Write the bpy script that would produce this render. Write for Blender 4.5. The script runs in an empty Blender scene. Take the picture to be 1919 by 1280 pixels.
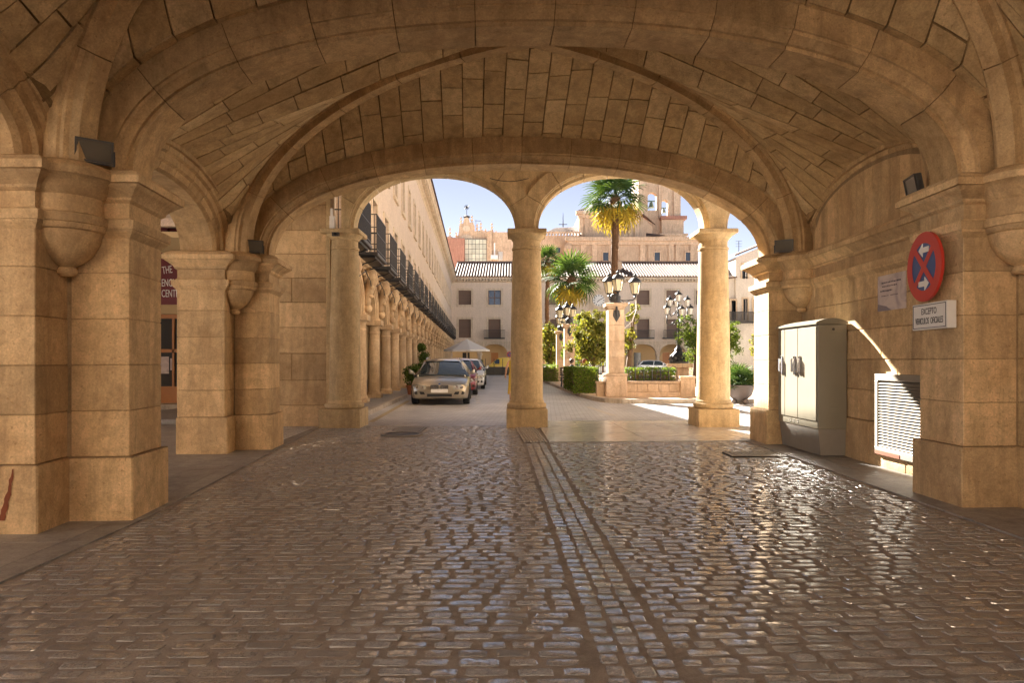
import bpy, math, random
from mathutils import Vector, Matrix
random.seed(7)
R = math.radians
SC = bpy.context.scene
COL = SC.collection
# ------------------------------------------------------------------ camera, sky, sun, exposure
CAMZ = 1.35
cd = bpy.data.cameras.new('camera'); cam = bpy.data.objects.new('camera', cd); COL.objects.link(cam)
cam.location = (0, 0, CAMZ); cam.rotation_euler = (R(90), 0, 0)
cd.lens = 24.0; cd.sensor_width = 36.0; cd.shift_y = 38 / 1919.0; cd.clip_start = 0.05; cd.clip_end = 3000
SC.camera = cam
SUN_AZ, SUN_EL = 23.5, 29.6            # degrees left of the street axis, degrees up
world = bpy.data.worlds.new('World'); SC.world = world; world.use_nodes = True
wn = world.node_tree.nodes; wl = world.node_tree.links; wn.clear()
sky = wn.new('ShaderNodeTexSky'); sky.sky_type = 'NISHITA'; sky.sun_disc = False
sky.sun_elevation = R(SUN_EL); sky.sun_rotation = R(-SUN_AZ); sky.altitude = 3000; sky.air_density = 0.24; sky.dust_density = 0.0; sky.ozone_density = 2.0
bg = wn.new('ShaderNodeBackground'); bg.inputs['Strength'].default_value = 0.052
wo = wn.new('ShaderNodeOutputWorld'); bw_ = wn.new('ShaderNodeRGBToBW'); mx_ = wn.new('ShaderNodeMix'); mx_.data_type = 'RGBA'; mx_.inputs[0].default_value = 0.74      # pale, milky summer sky
wl.new(sky.outputs[0], bw_.inputs[0]); wl.new(sky.outputs[0], mx_.inputs[6]); wl.new(bw_.outputs[0], mx_.inputs[7]); wl.new(mx_.outputs[2], bg.inputs[0]); wl.new(bg.outputs[0], wo.inputs[0])
sd = bpy.data.lights.new('sun', 'SUN'); sd.energy = 3.7; sd.angle = R(0.5); sd.color = (1.0, 0.93, 0.83)
sun = bpy.data.objects.new('sun', sd); COL.objects.link(sun); sun.location = (-20, 40, 40)
sdir = Vector((-math.sin(R(SUN_AZ)) * math.cos(R(SUN_EL)), math.cos(R(SUN_AZ)) * math.cos(R(SUN_EL)), math.sin(R(SUN_EL))))
sun.rotation_euler = sdir.to_track_quat('Z', 'Y').to_euler()
vs = SC.view_settings; vs.view_transform = 'Standard'; vs.look = 'None'; vs.gamma = 1.0; vs.exposure = 3.75; vs.use_curve_mapping = False
cy = SC.cycles
cy.use_denoising = True; cy.max_bounces = 14; cy.diffuse_bounces = 7; cy.glossy_bounces = 5; cy.transmission_bounces = 5; cy.transparent_max_bounces = 12
cy.sample_clamp_indirect = 6.0; cy.caustics_reflective = False; cy.caustics_refractive = False

# ------------------------------------------------------------------ mesh collecting helpers
FPX = 1280.0
def W(px, py, v):
    """the point at depth v seen at photograph pixel (px, py)"""
    return Vector(((px - 959.5) / FPX * v, v, CAMZ + (678 - py) / FPX * v))
def PX(px, v): return (px - 959.5) / FPX * v
def PZ(py, v): return CAMZ + (678 - py) / FPX * v

class MB:
    def __init__(s): s.v = []; s.f = []; s.m = []
    def add(s, vs_, fs, mi=0):
        o = len(s.v); s.v.extend([tuple(p) for p in vs_])
        for f in fs: s.f.append(tuple(i + o for i in f)); s.m.append(mi)
        return s
    def box(s, x0, x1, y0, y1, z0, z1, mi=0):
        v = [(x0,y0,z0),(x1,y0,z0),(x1,y1,z0),(x0,y1,z0),(x0,y0,z1),(x1,y0,z1),(x1,y1,z1),(x0,y1,z1)]
        return s.add(v, [(0,3,2,1),(4,5,6,7),(0,1,5,4),(1,2,6,5),(2,3,7,6),(3,0,4,7)], mi)
    def cbox(s, x0, x1, y0, y1, z0, z1, c=0.01, mi=0):
        """box with chamfered edges"""
        vs_ = []; X = (x0, x1); Y = (y0, y1); Z = (z0, z1); idx = {}
        for i in (0, 1):
            for j in (0, 1):
                for k in (0, 1):
                    sx = c if i == 0 else -c; sy = c if j == 0 else -c; sz = c if k == 0 else -c
                    for a in range(3):
                        p = [X[i] + sx, Y[j] + sy, Z[k] + sz]; p[a] = (X[i], Y[j], Z[k])[a]
                        idx[(i, j, k, a)] = len(vs_); vs_.append(tuple(p))
        g = lambda i, j, k, a: idx[(i, j, k, a)]
        fs = [(g(0,0,0,0),g(0,0,1,0),g(0,1,1,0),g(0,1,0,0)), (g(1,0,0,0),g(1,1,0,0),g(1,1,1,0),g(1,0,1,0)),
              (g(0,0,0,1),g(1,0,0,1),g(1,0,1,1),g(0,0,1,1)), (g(0,1,0,1),g(0,1,1,1),g(1,1,1,1),g(1,1,0,1)),
              (g(0,0,0,2),g(0,1,0,2),g(1,1,0,2),g(1,0,0,2)), (g(0,0,1,2),g(1,0,1,2),g(1,1,1,2),g(0,1,1,2))]
        for j in (0, 1):
            for k in (0, 1): fs.append((g(0,j,k,1),g(1,j,k,1),g(1,j,k,2),g(0,j,k,2)) if (j == k) == False else (g(0,j,k,2),g(1,j,k,2),g(1,j,k,1),g(0,j,k,1)))
        for i in (0, 1):
            for k in (0, 1): fs.append((g(i,0,k,0),g(i,1,k,0),g(i,1,k,2),g(i,0,k,2)) if (i == k) else (g(i,0,k,2),g(i,1,k,2),g(i,1,k,0),g(i,0,k,0)))
        for i in (0, 1):
            for j in (0, 1): fs.append((g(i,j,0,0),g(i,j,1,0),g(i,j,1,1),g(i,j,0,1)) if (i == j) == False else (g(i,j,0,1),g(i,j,1,1),g(i,j,1,0),g(i,j,0,0)))
        for i in (0, 1):
            for j in (0, 1):
                for k in (0, 1):
                    t = (g(i,j,k,0), g(i,j,k,1), g(i,j,k,2)); fs.append(t if (i + j + k) % 2 else t[::-1])
        return s.add(vs_, fs, mi)
    def lathe(s, prof, n=20, c=(0, 0, 0), a0=0.0, a1=2 * math.pi, mi=0, cap=True):
        full = abs(a1 - a0 - 2 * math.pi) < 1e-6; m = n if full else n + 1; o = []
        for r, z in prof:
            for k in range(m):
                a = a0 + (a1 - a0) * k / n; o.append((c[0] + r * math.cos(a), c[1] + r * math.sin(a), c[2] + z))
        fs = []
        for i in range(len(prof) - 1):
            for k in range(n):
                k2 = (k + 1) % m; fs.append((i*m + k, i*m + k2, (i+1)*m + k2, (i+1)*m + k))
        if cap and full:
            if prof[0][0] > 1e-4: fs.append(tuple(range(m))[::-1])
            if prof[-1][0] > 1e-4: fs.append(tuple((len(prof)-1)*m + k for k in range(m)))
        return s.add(o, fs, mi)
    def tube(s, pts, rad, n=6, mi=0):
        pts = [Vector(p) for p in pts]; o = []; fs = []
        if not hasattr(rad, '__len__'): rad = [rad] * len(pts)
        up = Vector((0.13, 0.27, 1)).normalized()
        for i, p in enumerate(pts):
            d = (pts[min(i+1, len(pts)-1)] - pts[max(i-1, 0)]); d = d.normalized() if d.length > 1e-9 else Vector((0,0,1))
            a = d.cross(up); a = a.normalized() if a.length > 1e-3 else d.cross(Vector((1,0,0))).normalized(); b = d.cross(a)
            for k in range(n):
                t = 2 * math.pi * k / n; o.append(tuple(p + (a * math.cos(t) + b * math.sin(t)) * rad[i]))
        for i in range(len(pts) - 1):
            for k in range(n): fs.append((i*n + k, i*n + (k+1) % n, (i+1)*n + (k+1) % n, (i+1)*n + k))
        fs.append(tuple(range(n))[::-1]); fs.append(tuple((len(pts)-1)*n + k for k in range(n)))
        return s.add(o, fs, mi)
    def prism(s, poly, fn, d0, d1, mi=0):
        """2-D polygon pushed from d0 to d1; fn(a, b, d) gives the 3-D point"""
        n = len(poly); o = [fn(a, b, d0) for a, b in poly] + [fn(a, b, d1) for a, b in poly]
        fs = [tuple(range(n))[::-1], tuple(range(n, 2*n))] + [(i, (i+1) % n, n + (i+1) % n, n + i) for i in range(n)]
        return s.add(o, fs, mi)
    def loft(s, loops, mi=0, caps=True, closed=True):
        n = len(loops[0]); o = [p for l in loops for p in l]; fs = []
        for i in range(len(loops) - 1):
            for k in range(n if closed else n - 1): fs.append((i*n + k, i*n + (k+1) % n, (i+1)*n + (k+1) % n, (i+1)*n + k))
        if caps: fs.append(tuple(range(n))[::-1]); fs.append(tuple((len(loops)-1)*n + k for k in range(n)))
        return s.add(o, fs, mi)
    def ball(s, c, r, n=10, m=7, mi=0, sc=(1, 1, 1)):
        o = []; fs = []
        for i in range(m + 1):
            t = math.pi * i / m
            for k in range(n):
                a = 2 * math.pi * k / n
                o.append((c[0] + r*sc[0]*math.sin(t)*math.cos(a), c[1] + r*sc[1]*math.sin(t)*math.sin(a), c[2] - r*sc[2]*math.cos(t)))
        for i in range(m):
            for k in range(n): fs.append((i*n + k, i*n + (k+1) % n, (i+1)*n + (k+1) % n, (i+1)*n + k))
        return s.add(o, fs, mi)
    def map(s, fn): s.v = [tuple(fn(*p)) for p in s.v]; return s
    def build(s, name, mat, parent=None, loc=None, smooth=False, world=False, rz=0.0):
        off = Vector((0, 0, 0))
        if world:
            q = parent
            while q is not None: off = off + q.location; q = q.parent
        L = Vector(loc) if loc is not None else Vector((0, 0, 0))
        me = bpy.data.meshes.new(name)
        me.from_pydata([(p[0]-off[0]-(L[0] if world else 0), p[1]-off[1]-(L[1] if world else 0), p[2]-off[2]-(L[2] if world else 0)) for p in s.v], [], s.f)
        for mt in (mat if isinstance(mat, (list, tuple)) else [mat]): me.materials.append(mt)
        if any(s.m): me.polygons.foreach_set('material_index', s.m)
        if smooth: me.polygons.foreach_set('use_smooth', [True] * len(s.f))
        me.validate(); me.update()
        return link(name, me, parent, L, rz)
def autosmooth(o, ang=35):
    """smooth shading with sharp edges past the angle"""
    me = o.data; me.polygons.foreach_set('use_smooth', [True] * len(me.polygons))
    me.set_sharp_from_angle(angle=R(ang)); return o
def link(name, data, parent=None, loc=(0, 0, 0), rz=0.0):
    o = bpy.data.objects.new(name, data); COL.objects.link(o); o.location = loc; o.rotation_euler = (0, 0, rz)
    if parent is not None: o.parent = parent
    return o
def tag(o, label=None, cat=None, group=None, kind=None):
    if label: o['label'] = label
    if cat: o['category'] = cat
    if group: o['group'] = group
    if kind: o['kind'] = kind
    return o
def thing(name, loc, label, cat, group=None, rz=0.0):
    return tag(link(name, None, None, loc, rz), label, cat, group)
def copy_tree(o, loc=None, rz=None, label=None, parent=None):
    c = o.copy(); COL.objects.link(c); c.parent = parent
    if loc is not None: c.location = loc
    if rz is not None: c.rotation_euler = (0, 0, rz)
    if label: c['label'] = label
    for ch in o.children: copy_tree(ch, parent=c)
    return c
ORD = ['first','second','third','fourth','fifth','sixth','seventh','eighth','ninth','tenth','eleventh','twelfth','thirteenth','fourteenth','fifteenth','sixteenth','seventeenth','eighteenth','nineteenth','twentieth']

def holed_wall(mb, a0, a1, z0, z1, holes, depth, fn, mi=0, mr=0):
    """a wall face with rectangular openings and their reveals; fn(a, d, z) places it, d = depth behind the face"""
    A = sorted({a0, a1} | {h[0] for h in holes} | {h[1] for h in holes}); Z = sorted({z0, z1} | {h[2] for h in holes} | {h[3] for h in holes})
    A = [a for a in A if a0 <= a <= a1]; Z = [z for z in Z if z0 <= z <= z1]
    for i in range(len(A) - 1):
        for j in range(len(Z) - 1):
            ca = (A[i] + A[i+1]) / 2; cz = (Z[j] + Z[j+1]) / 2
            if any(h[0] < ca < h[1] and h[2] < cz < h[3] for h in holes): continue
            mb.add([fn(A[i],0,Z[j]), fn(A[i+1],0,Z[j]), fn(A[i+1],0,Z[j+1]), fn(A[i],0,Z[j+1])], [(0,1,2,3)], mi)
    for h in holes:
        p = [(h[0],h[2]),(h[1],h[2]),(h[1],h[3]),(h[0],h[3])]
        for k in range(4):
            a, b = p[k], p[(k+1) % 4]
            mb.add([fn(a[0],0,a[1]), fn(a[0],depth,a[1]), fn(b[0],depth,b[1]), fn(b[0],0,b[1])], [(0,1,2,3)], mr)
    return mb

# ------------------------------------------------------------------ materials
class NT:
    def __init__(s, name):
        s.m = bpy.data.materials.new(name); s.m.use_nodes = True; s.t = s.m.node_tree; s.t.nodes.clear()
        s.out = s.n('ShaderNodeOutputMaterial'); s.b = s.n('ShaderNodeBsdfPrincipled'); s.l(s.b.outputs[0], s.out.inputs[0])
    def n(s, t, **k):
        q = s.t.nodes.new(t)
        for a, b in k.items(): setattr(q, a, b)
        return q
    def l(s, a, b): s.t.links.new(a, b)
    def noise(s, vec, scale, detail=4, rough=0.6, dist=0.0):
        q = s.n('ShaderNodeTexNoise'); q.inputs['Scale'].default_value = scale; q.inputs['Detail'].default_value = detail; q.inputs['Roughness'].default_value = rough; q.inputs['Distortion'].default_value = dist
        if vec is not None: s.l(vec, q.inputs['Vector'])
        return q.outputs[0]
    def ramp(s, fac, stops):
        q = s.n('ShaderNodeValToRGB'); e = q.color_ramp.elements
        while len(e) < len(stops): e.new(0.5)
        for k, (p, c) in enumerate(stops):
            e[k].position = p; e[k].color = (c, c, c, 1) if not hasattr(c, '__len__') else (*c, 1)
        s.l(fac, q.inputs[0]); return q.outputs[0]
    def mix(s, fac, a, b, mode='MIX'):
        q = s.n('ShaderNodeMix'); q.data_type = 'RGBA'; q.blend_type = mode
        for v, i in ((fac, 0), (a, 6), (b, 7)):
            if hasattr(v, 'is_linked') or hasattr(v, 'links'): s.l(v, q.inputs[i])
            elif i == 0: q.inputs[0].default_value = v
            else: q.inputs[i].default_value = (*v, 1) if hasattr(v, '__len__') else (v, v, v, 1)
        return q.outputs[2]
    def math(s, op, a, b=0.0):
        q = s.n('ShaderNodeMath', operation=op)
        for v, i in ((a, 0), (b, 1)):
            if hasattr(v, 'links'): s.l(v, q.inputs[i])
            else: q.inputs[i].default_value = v
        return q.outputs[0]
    def rnd(s):
        """a random number for each object and each loose piece"""
        o = s.n('ShaderNodeObjectInfo'); g = s.n('ShaderNodeNewGeometry')
        return s.math('FRACT', s.math('ADD', o.outputs['Random'], g.outputs['Random Per Island']))
    def pos(s): return s.n('ShaderNodeNewGeometry').outputs['Position']
    def bump(s, h, strength, dist=0.01):
        q = s.n('ShaderNodeBump'); q.inputs['Strength'].default_value = strength; q.inputs['Distance'].default_value = dist; s.l(h, q.inputs['Height']); s.l(q.outputs[0], s.b.inputs['Normal'])
    def set(s, **k):
        for a, v in k.items():
            i = s.b.inputs[a.replace('_', ' ')]
            if hasattr(v, 'links'): s.l(v, i)
            else: i.default_value = (*v, 1) if hasattr(v, '__len__') and len(v) == 3 else v
        return s
def plain(name, c, rough=0.6, metal=0.0, var=0.06, scale=8.0, spec=0.5, **k):
    t = NT(name); p = t.pos(); n = t.noise(p, scale, 5); r = t.rnd()
    f = t.math('ADD', t.math('MULTIPLY', n, var * 2), t.math('MULTIPLY', r, var))
    f = t.math('ADD', f, 1 - var * 1.5)
    t.set(Base_Color=t.mix(1.0, c, f, 'MULTIPLY'), Roughness=rough, Metallic=metal); t.b.inputs['Specular IOR Level'].default_value = spec
    t.set(**k); return t.m
def stone(name, c1, c2, dirt, scale=2.2, rough=0.82, var=0.22, bump=0.35, dirtamt=0.55, fine=60.0, hue=None, streak=1.0):
    t = NT(name); p = t.pos(); r = t.rnd()
    n1 = t.noise(p, scale, 6, 0.65, 0.6); n2 = t.noise(p, fine, 4, 0.7); n3 = t.noise(p, 0.75, 5, 0.6, 1.2); n4 = t.noise(p, 9.0, 6, 0.75, 0.8)
    col = t.mix(t.ramp(n1, [(0.32, 0.0), (0.68, 1.0)]), c1, c2)
    if hue: col = t.mix(t.ramp(r, [(0.55, 0.0), (1.0, 0.4)]), col, hue)
    v = t.math('ADD', t.math('MULTIPLY', r, var * 2), 1 - var)
    col = t.mix(1.0, col, v, 'MULTIPLY')
    col = t.mix(1.0, col, t.ramp(n2, [(0.25, 0.72), (0.7, 1.12)]), 'MULTIPLY')
    col = t.mix(1.0, col, t.ramp(n4, [(0.3, 0.78), (0.62, 1.08)]), 'MULTIPLY')
    mp = t.n('ShaderNodeMapping'); t.l(p, mp.inputs[0]); mp.inputs['Scale'].default_value = (1.0, 1.0, 0.13)
    n5 = t.noise(mp.outputs[0], 5.0, 6, 0.7, 0.5); n6 = t.noise(p, 2.6, 6, 0.72, 1.6)
    col = t.mix(1.0, col, t.ramp(n5, [(0.30, 1 - 0.30 * streak), (0.56, 1 + 0.06 * streak)]), 'MULTIPLY')
    col = t.mix(t.math('MULTIPLY', t.ramp(n6, [(0.55, 0.0), (0.70, 1.0)]), dirtamt * 0.7), col, dirt)
    n7 = t.noise(p, fine * 0.55, 3, 0.6)
    pit = t.ramp(n7, [(0.30, 1.0), (0.37, 0.0)])
    col = t.mix(t.math('MULTIPLY', pit, 0.55), col, dirt)
    col = t.mix(t.math('MULTIPLY', t.ramp(n3, [(0.48, 0.0), (0.75, 1.0)]), dirtamt), col, dirt)
    t.set(Base_Color=col, Roughness=rough); t.b.inputs['Specular IOR Level'].default_value = 0.25
    h = t.math('ADD', t.math('SUBTRACT', t.math('MULTIPLY', n2, 0.35), t.math('MULTIPLY', pit, 0.8)), t.math('ADD', n4, t.math('MULTIPLY', n1, 0.6)))
    t.bump(h, bump, 0.02); return t.m
def leafmat(name, c1, c2, trans=0.45):
    t = NT(name); r = t.rnd(); n = t.noise(t.pos(), 1.6, 3)
    f = t.math('ADD', t.math('MULTIPLY', r, 0.65), t.math('MULTIPLY', n, 0.45))
    col = t.mix(t.ramp(f, [(0.2, 0.0), (0.85, 1.0)]), c1, c2); t.set(Base_Color=col, Roughness=0.7); t.b.inputs['Specular IOR Level'].default_value = 0.12
    tr = t.n('ShaderNodeBsdfTranslucent'); t.l(t.mix(1.0, col, (1.35, 1.2, 0.5), 'MULTIPLY'), tr.inputs[0])
    mx = t.n('ShaderNodeMixShader'); mx.inputs[0].default_value = trans; t.l(t.b.outputs[0], mx.inputs[1]); t.l(tr.outputs[0], mx.inputs[2]); t.l(mx.outputs[0], t.out.inputs[0])
    return t.m
M = {}
M['stone'] = stone('hall_stone', (0.68, 0.49, 0.275), (0.56, 0.385, 0.205), (0.30, 0.175, 0.08), var=0.19)
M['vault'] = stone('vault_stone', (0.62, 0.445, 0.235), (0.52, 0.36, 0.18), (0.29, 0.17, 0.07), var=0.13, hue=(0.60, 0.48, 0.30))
M['mortar'] = stone('joint_mortar', (0.29, 0.19, 0.09), (0.24, 0.155, 0.072), (0.19, 0.12, 0.06), scale=6)
M['arch'] = stone('arch_stone_shaded', (0.60, 0.42, 0.225), (0.48, 0.325, 0.165), (0.26, 0.15, 0.065), var=0.16)  # browner copy of the hall stone; part of the arches' shade is in the colour
M['joints'] = stone('fine_joint', (0.43, 0.31, 0.18), (0.36, 0.25, 0.135), (0.25, 0.16, 0.08), scale=6)
M['column'] = stone('column_stone', (0.66, 0.50, 0.285), (0.57, 0.42, 0.225), (0.36, 0.235, 0.115), var=0.08, scale=3.5, dirtamt=0.35)
M['facstone'] = stone('facade_stone', (0.64, 0.465, 0.28), (0.54, 0.37, 0.21), (0.25, 0.15, 0.08), var=0.16)
M['farstone'] = stone('garden_stone', (0.66, 0.50, 0.36), (0.58, 0.42, 0.28), (0.38, 0.26, 0.16), var=0.12)
M['church'] = stone('church_stone', (0.68, 0.50, 0.34), (0.61, 0.43, 0.285), (0.38, 0.25, 0.17), scale=0.5, var=0.10, fine=6)
M['stucco'] = stone('facade_stucco', (0.72, 0.585, 0.46), (0.68, 0.545, 0.425), (0.54, 0.42, 0.31), scale=0.7, var=0.02, bump=0.1, dirtamt=0.3, rough=0.9, streak=0.25)
M['stucco2'] = stone('far_stucco', (0.76, 0.63, 0.50), (0.71, 0.58, 0.455), (0.55, 0.44, 0.34), scale=0.4, var=0.02, bump=0.1, dirtamt=0.25, rough=0.9, streak=0.25)
M['trim'] = stone('window_surround', (0.72, 0.59, 0.44), (0.66, 0.53, 0.38), (0.45, 0.34, 0.23), var=0.06)
M['white'] = stone('white_render', (0.74, 0.70, 0.64), (0.68, 0.63, 0.56), (0.5, 0.44, 0.37), scale=0.6, var=0.02, bump=0.1, dirtamt=0.25, streak=0.25)
M['ochre'] = plain('ochre_paint', (0.50, 0.36, 0.19), 0.8)
M['iron'] = plain('black_iron', (0.035, 0.035, 0.038), 0.45, 0.3)
M['bronze'] = plain('green_bronze', (0.10, 0.16, 0.13), 0.5, 0.4, var=0.3)
M['tile'] = stone('roof_tile', (0.22, 0.145, 0.11), (0.16, 0.105, 0.08), (0.22, 0.16, 0.13), scale=1.2, var=0.25, fine=12)
M['brick'] = stone('chapel_brick', (0.48, 0.24, 0.17), (0.40, 0.19, 0.13), (0.30, 0.17, 0.12), scale=1.0, var=0.1)
M['wood'] = plain('varnished_wood', (0.42, 0.17, 0.04), 0.4, var=0.15)
M['shutter'] = plain('brown_shutter', (0.16, 0.10, 0.07), 0.6, var=0.15)
M['glass'] = plain('window_glass', (0.03, 0.035, 0.04), 0.08, var=0.1, spec=0.8)
M['paleglass'] = plain('pale_roof_glass', (0.62, 0.60, 0.46), 0.15, var=0.25, scale=1.2)
M['darkred'] = plain('dark_red_board', (0.16, 0.015, 0.02), 0.5)
M['whitepaint'] = plain('white_paint', (0.80, 0.78, 0.74), 0.6)
M['blackpaint'] = plain('black_lettering', (0.03, 0.03, 0.035), 0.6)
M['signred'] = plain('sign_red', (0.52, 0.035, 0.02), 0.45)
M['signblue'] = plain('sign_blue', (0.035, 0.085, 0.25), 0.45)
M['steel'] = plain('grey_enamel', (0.25, 0.228, 0.175), 0.32, 0.0, var=0.1, scale=3)
M['steeldark'] = plain('concrete_plinth', (0.26, 0.235, 0.20), 0.7, var=0.15)
M['alu'] = plain('aluminium_grille', (0.30, 0.27, 0.22), 0.5, 0.2)
M['rust'] = plain('rusty_stain', (0.20, 0.055, 0.02), 0.85, var=0.4)
M['lampbody'] = plain('dark_floodlight', (0.05, 0.045, 0.04), 0.45)
M['lampglass'] = plain('floodlight_glass', (0.10, 0.085, 0.06), 0.15)
M['lantern'] = plain('opal_lantern_glass', (0.85, 0.75, 0.52), 0.3, var=0.05, Transmission_Weight=0.35)
M['pot'] = plain('terracotta_pot', (0.40, 0.15, 0.07), 0.8, var=0.15)
M['bowl'] = plain('dark_bowl', (0.13, 0.10, 0.085), 0.6, var=0.2)
M['cable'] = plain('black_cable', (0.03, 0.03, 0.03), 0.6)
M['whitecable'] = plain('white_cable', (0.75, 0.73, 0.7), 0.5)
M['canvas'] = plain('white_canvas', (0.72, 0.72, 0.72), 0.8)
M['kerb'] = stone('kerb_stone', (0.52, 0.45, 0.36), (0.44, 0.37, 0.29), (0.28, 0.22, 0.17), scale=4, rough=0.6, var=0.12)
M['slab'] = stone('grey_slab', (0.37, 0.355, 0.34), (0.32, 0.305, 0.29), (0.17, 0.13, 0.10), scale=3, rough=0.5, var=0.08, bump=0.15)
M['marble'] = stone('pale_slab', (0.67, 0.655, 0.645), (0.61, 0.595, 0.585), (0.48, 0.45, 0.42), scale=2, rough=0.22, var=0.06, bump=0.06)
M['walk'] = stone('arcade_walk', (0.33, 0.305, 0.28), (0.28, 0.26, 0.235), (0.2, 0.17, 0.14), scale=3, rough=0.5, var=0.08, bump=0.1)
M['leaf'] = leafmat('tree_leaf', (0.045, 0.085, 0.02), (0.12, 0.17, 0.035))
M['leaf2'] = leafmat('ochre_leaf', (0.07, 0.10, 0.025), (0.20, 0.19, 0.05))
M['hedge'] = leafmat('hedge_leaf', (0.05, 0.11, 0.02), (0.16, 0.22, 0.04))
M['palm'] = leafmat('palm_leaf', (0.022, 0.055, 0.018), (0.065, 0.11, 0.032), 0.3)
M['palmdry'] = leafmat('yellowed_palm_leaf', (0.20, 0.17, 0.03), (0.34, 0.25, 0.04), 0.35)
M['bark'] = stone('bark', (0.20, 0.13, 0.08), (0.13, 0.08, 0.05), (0.08, 0.05, 0.03), scale=8, var=0.15, bump=0.8)
M['palmbark'] = stone('palm_bark', (0.23, 0.13, 0.07), (0.15, 0.08, 0.04), (0.09, 0.05, 0.03), scale=9, var=0.25, bump=0.9)
M['skin'] = plain('skin', (0.50, 0.28, 0.18), 0.5, var=0.04)
M['hair'] = plain('dark_hair', (0.06, 0.03, 0.02), 0.5)
M['yellowcloth'] = plain('yellow_cloth', (0.65, 0.44, 0.04), 0.85)
M['darkcloth'] = plain('dark_cloth', (0.04, 0.04, 0.05), 0.9)
M['palecloth'] = plain('pale_cloth', (0.55, 0.5, 0.45), 0.9)
M['rubber'] = plain('tyre_rubber', (0.025, 0.025, 0.025), 0.8)
M['chrome'] = plain('chrome', (0.7, 0.7, 0.7), 0.15, 1.0, var=0.02)
M['headlamp'] = plain('headlamp_glass', (0.6, 0.58, 0.5), 0.08, 0.3)
M['carglass'] = plain('car_glass', (0.03, 0.04, 0.045), 0.03, var=0.02, spec=1.0)
def carpaint(name, c, metal=0.5): return plain(name, c, 0.28, metal, var=0.02, Coat_Weight=0.8, Coat_Roughness=0.05)
# cobble stones: worn shiny tops, darker sides
t = NT('cobble_stone'); p = t.pos(); r = t.rnd()
n1 = t.noise(p, 42, 6, 0.75, 0.6); n2 = t.noise(p, 150, 3, 0.6); n3 = t.noise(p, 0.8, 4, 0.6, 0.8)
c = t.mix(r, (0.43, 0.435, 0.45), (0.28, 0.283, 0.295)); c = t.mix(t.ramp(n3, [(0.45, 0.0), (0.8, 0.5)]), c, (0.36, 0.31, 0.27))
c = t.mix(1.0, c, t.ramp(n1, [(0.25, 0.55), (0.7, 1.15)]), 'MULTIPLY')
t.set(Base_Color=c, Roughness=t.math('ADD', t.ramp(n1, [(0.36, 0.46), (0.56, 0.16)]), t.math('MULTIPLY', r, 0.14)))
t.b.inputs['Specular IOR Level'].default_value = 0.7
t.set(Coat_Weight=t.math('MULTIPLY', t.ramp(n1, [(0.44, 0.0), (0.51, 1.0)]), t.math('MULTIPLY', t.ramp(r, [(0.06, 0.2), (0.30, 1.0)]), t.ramp(t.noise(p, 1.3, 3, 0.6, 0.5), [(0.34, 0.5), (0.48, 1.0)]))), Coat_Roughness=0.12, Coat_IOR=3.2)
t.bump(t.math('ADD', n1, t.math('MULTIPLY', n2, 0.4)), 0.55, 0.008); M['cobble'] = t.m
M['joint'] = stone('cobble_joint_earth', (0.43, 0.385, 0.345), (0.37, 0.325, 0.285), (0.27, 0.23, 0.195), scale=3, rough=0.9, var=0.0, bump=0.6, fine=140)
# street setts beyond the passage, too small to tell apart
t = NT('street_setts'); p = t.pos(); mp = t.n('ShaderNodeMapping'); t.l(p, mp.inputs[0]); mp.inputs['Rotation'].default_value = (0, 0, 0.05)
bk = t.n('ShaderNodeTexBrick'); t.l(mp.outputs[0], bk.inputs['Vector']); bk.inputs['Scale'].default_value = 1.0; bk.inputs['Brick Width'].default_value = 0.24; bk.inputs['Row Height'].default_value = 0.115; bk.inputs['Mortar Size'].default_value = 0.012; bk.inputs['Mortar Smooth'].default_value = 0.5
bk.inputs['Color1'].default_value = (0.60, 0.59, 0.585, 1); bk.inputs['Color2'].default_value = (0.42, 0.41, 0.41, 1); bk.inputs['Mortar'].default_value = (0.27, 0.24, 0.21, 1)
n1 = t.noise(p, 0.5, 4); n2 = t.noise(p, 30, 4)
t.set(Base_Color=t.mix(1.0, bk.outputs[0], t.ramp(n1, [(0.3, 0.8), (0.7, 1.15)]), 'MULTIPLY'), Roughness=0.42)
t.bump(t.math('ADD', t.math('MULTIPLY', bk.outputs[1], -1.0), t.math('MULTIPLY', n2, 0.5)), 0.5, 0.01); M['setts'] = t.m
# ------------------------------------------------------------------ the ground
def XL(v): return -3.206 - 0.0975 * (v - 5.76) if v > 5.76 else -3.206 - 0.02 * (v - 5.76)
def XR(v): return 3.97
def fade(v): return 1.0 if v < 11.3 else max(0.0, 1 - (v - 11.3) / 2.6)
def hmap(u, v, z):
    """passage coordinates (u across, -3.7 and 3.7 at the pier faces; v along; z up) to the world"""
    s = (u + 3.7) / 7.4; w = min(max(s, -0.1), 1.15); return (XL(v) + (XR(v) - XL(v)) * s, v + 0.26 * w * fade(v), z + 0.05 * w * fade(v))
def hall_inv(x, v): return -3.7 + 7.4 * (x - XL(v)) / (XR(v) - XL(v))   # near enough for heights
m = MB(); m.add([(-400,-200,-0.06),(400,-200,-0.06),(400,900,-0.06),(-400,900,-0.06)], [(0,1,2,3)])
tag(m.build('ground', M['joint']), 'wide earth coloured ground under the town', kind='structure')
# earth bed between the cobbles inside the passage
m = MB(); N = 40; us = [-3.9 + 7.9 * i / 12 for i in range(13)]
vv = [-3 + 17.6 * j / N for j in range(N + 1)]
m.add([hmap(u, v, -0.0012) for v in vv for u in us], [(j*13+i, j*13+i+1, (j+1)*13+i+1, (j+1)*13+i) for j in range(N) for i in range(12)])
road = tag(m.build('cobbled_road', M['joint']), 'worn cobbled roadway running through the vaulted passage', kind='structure')
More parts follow.
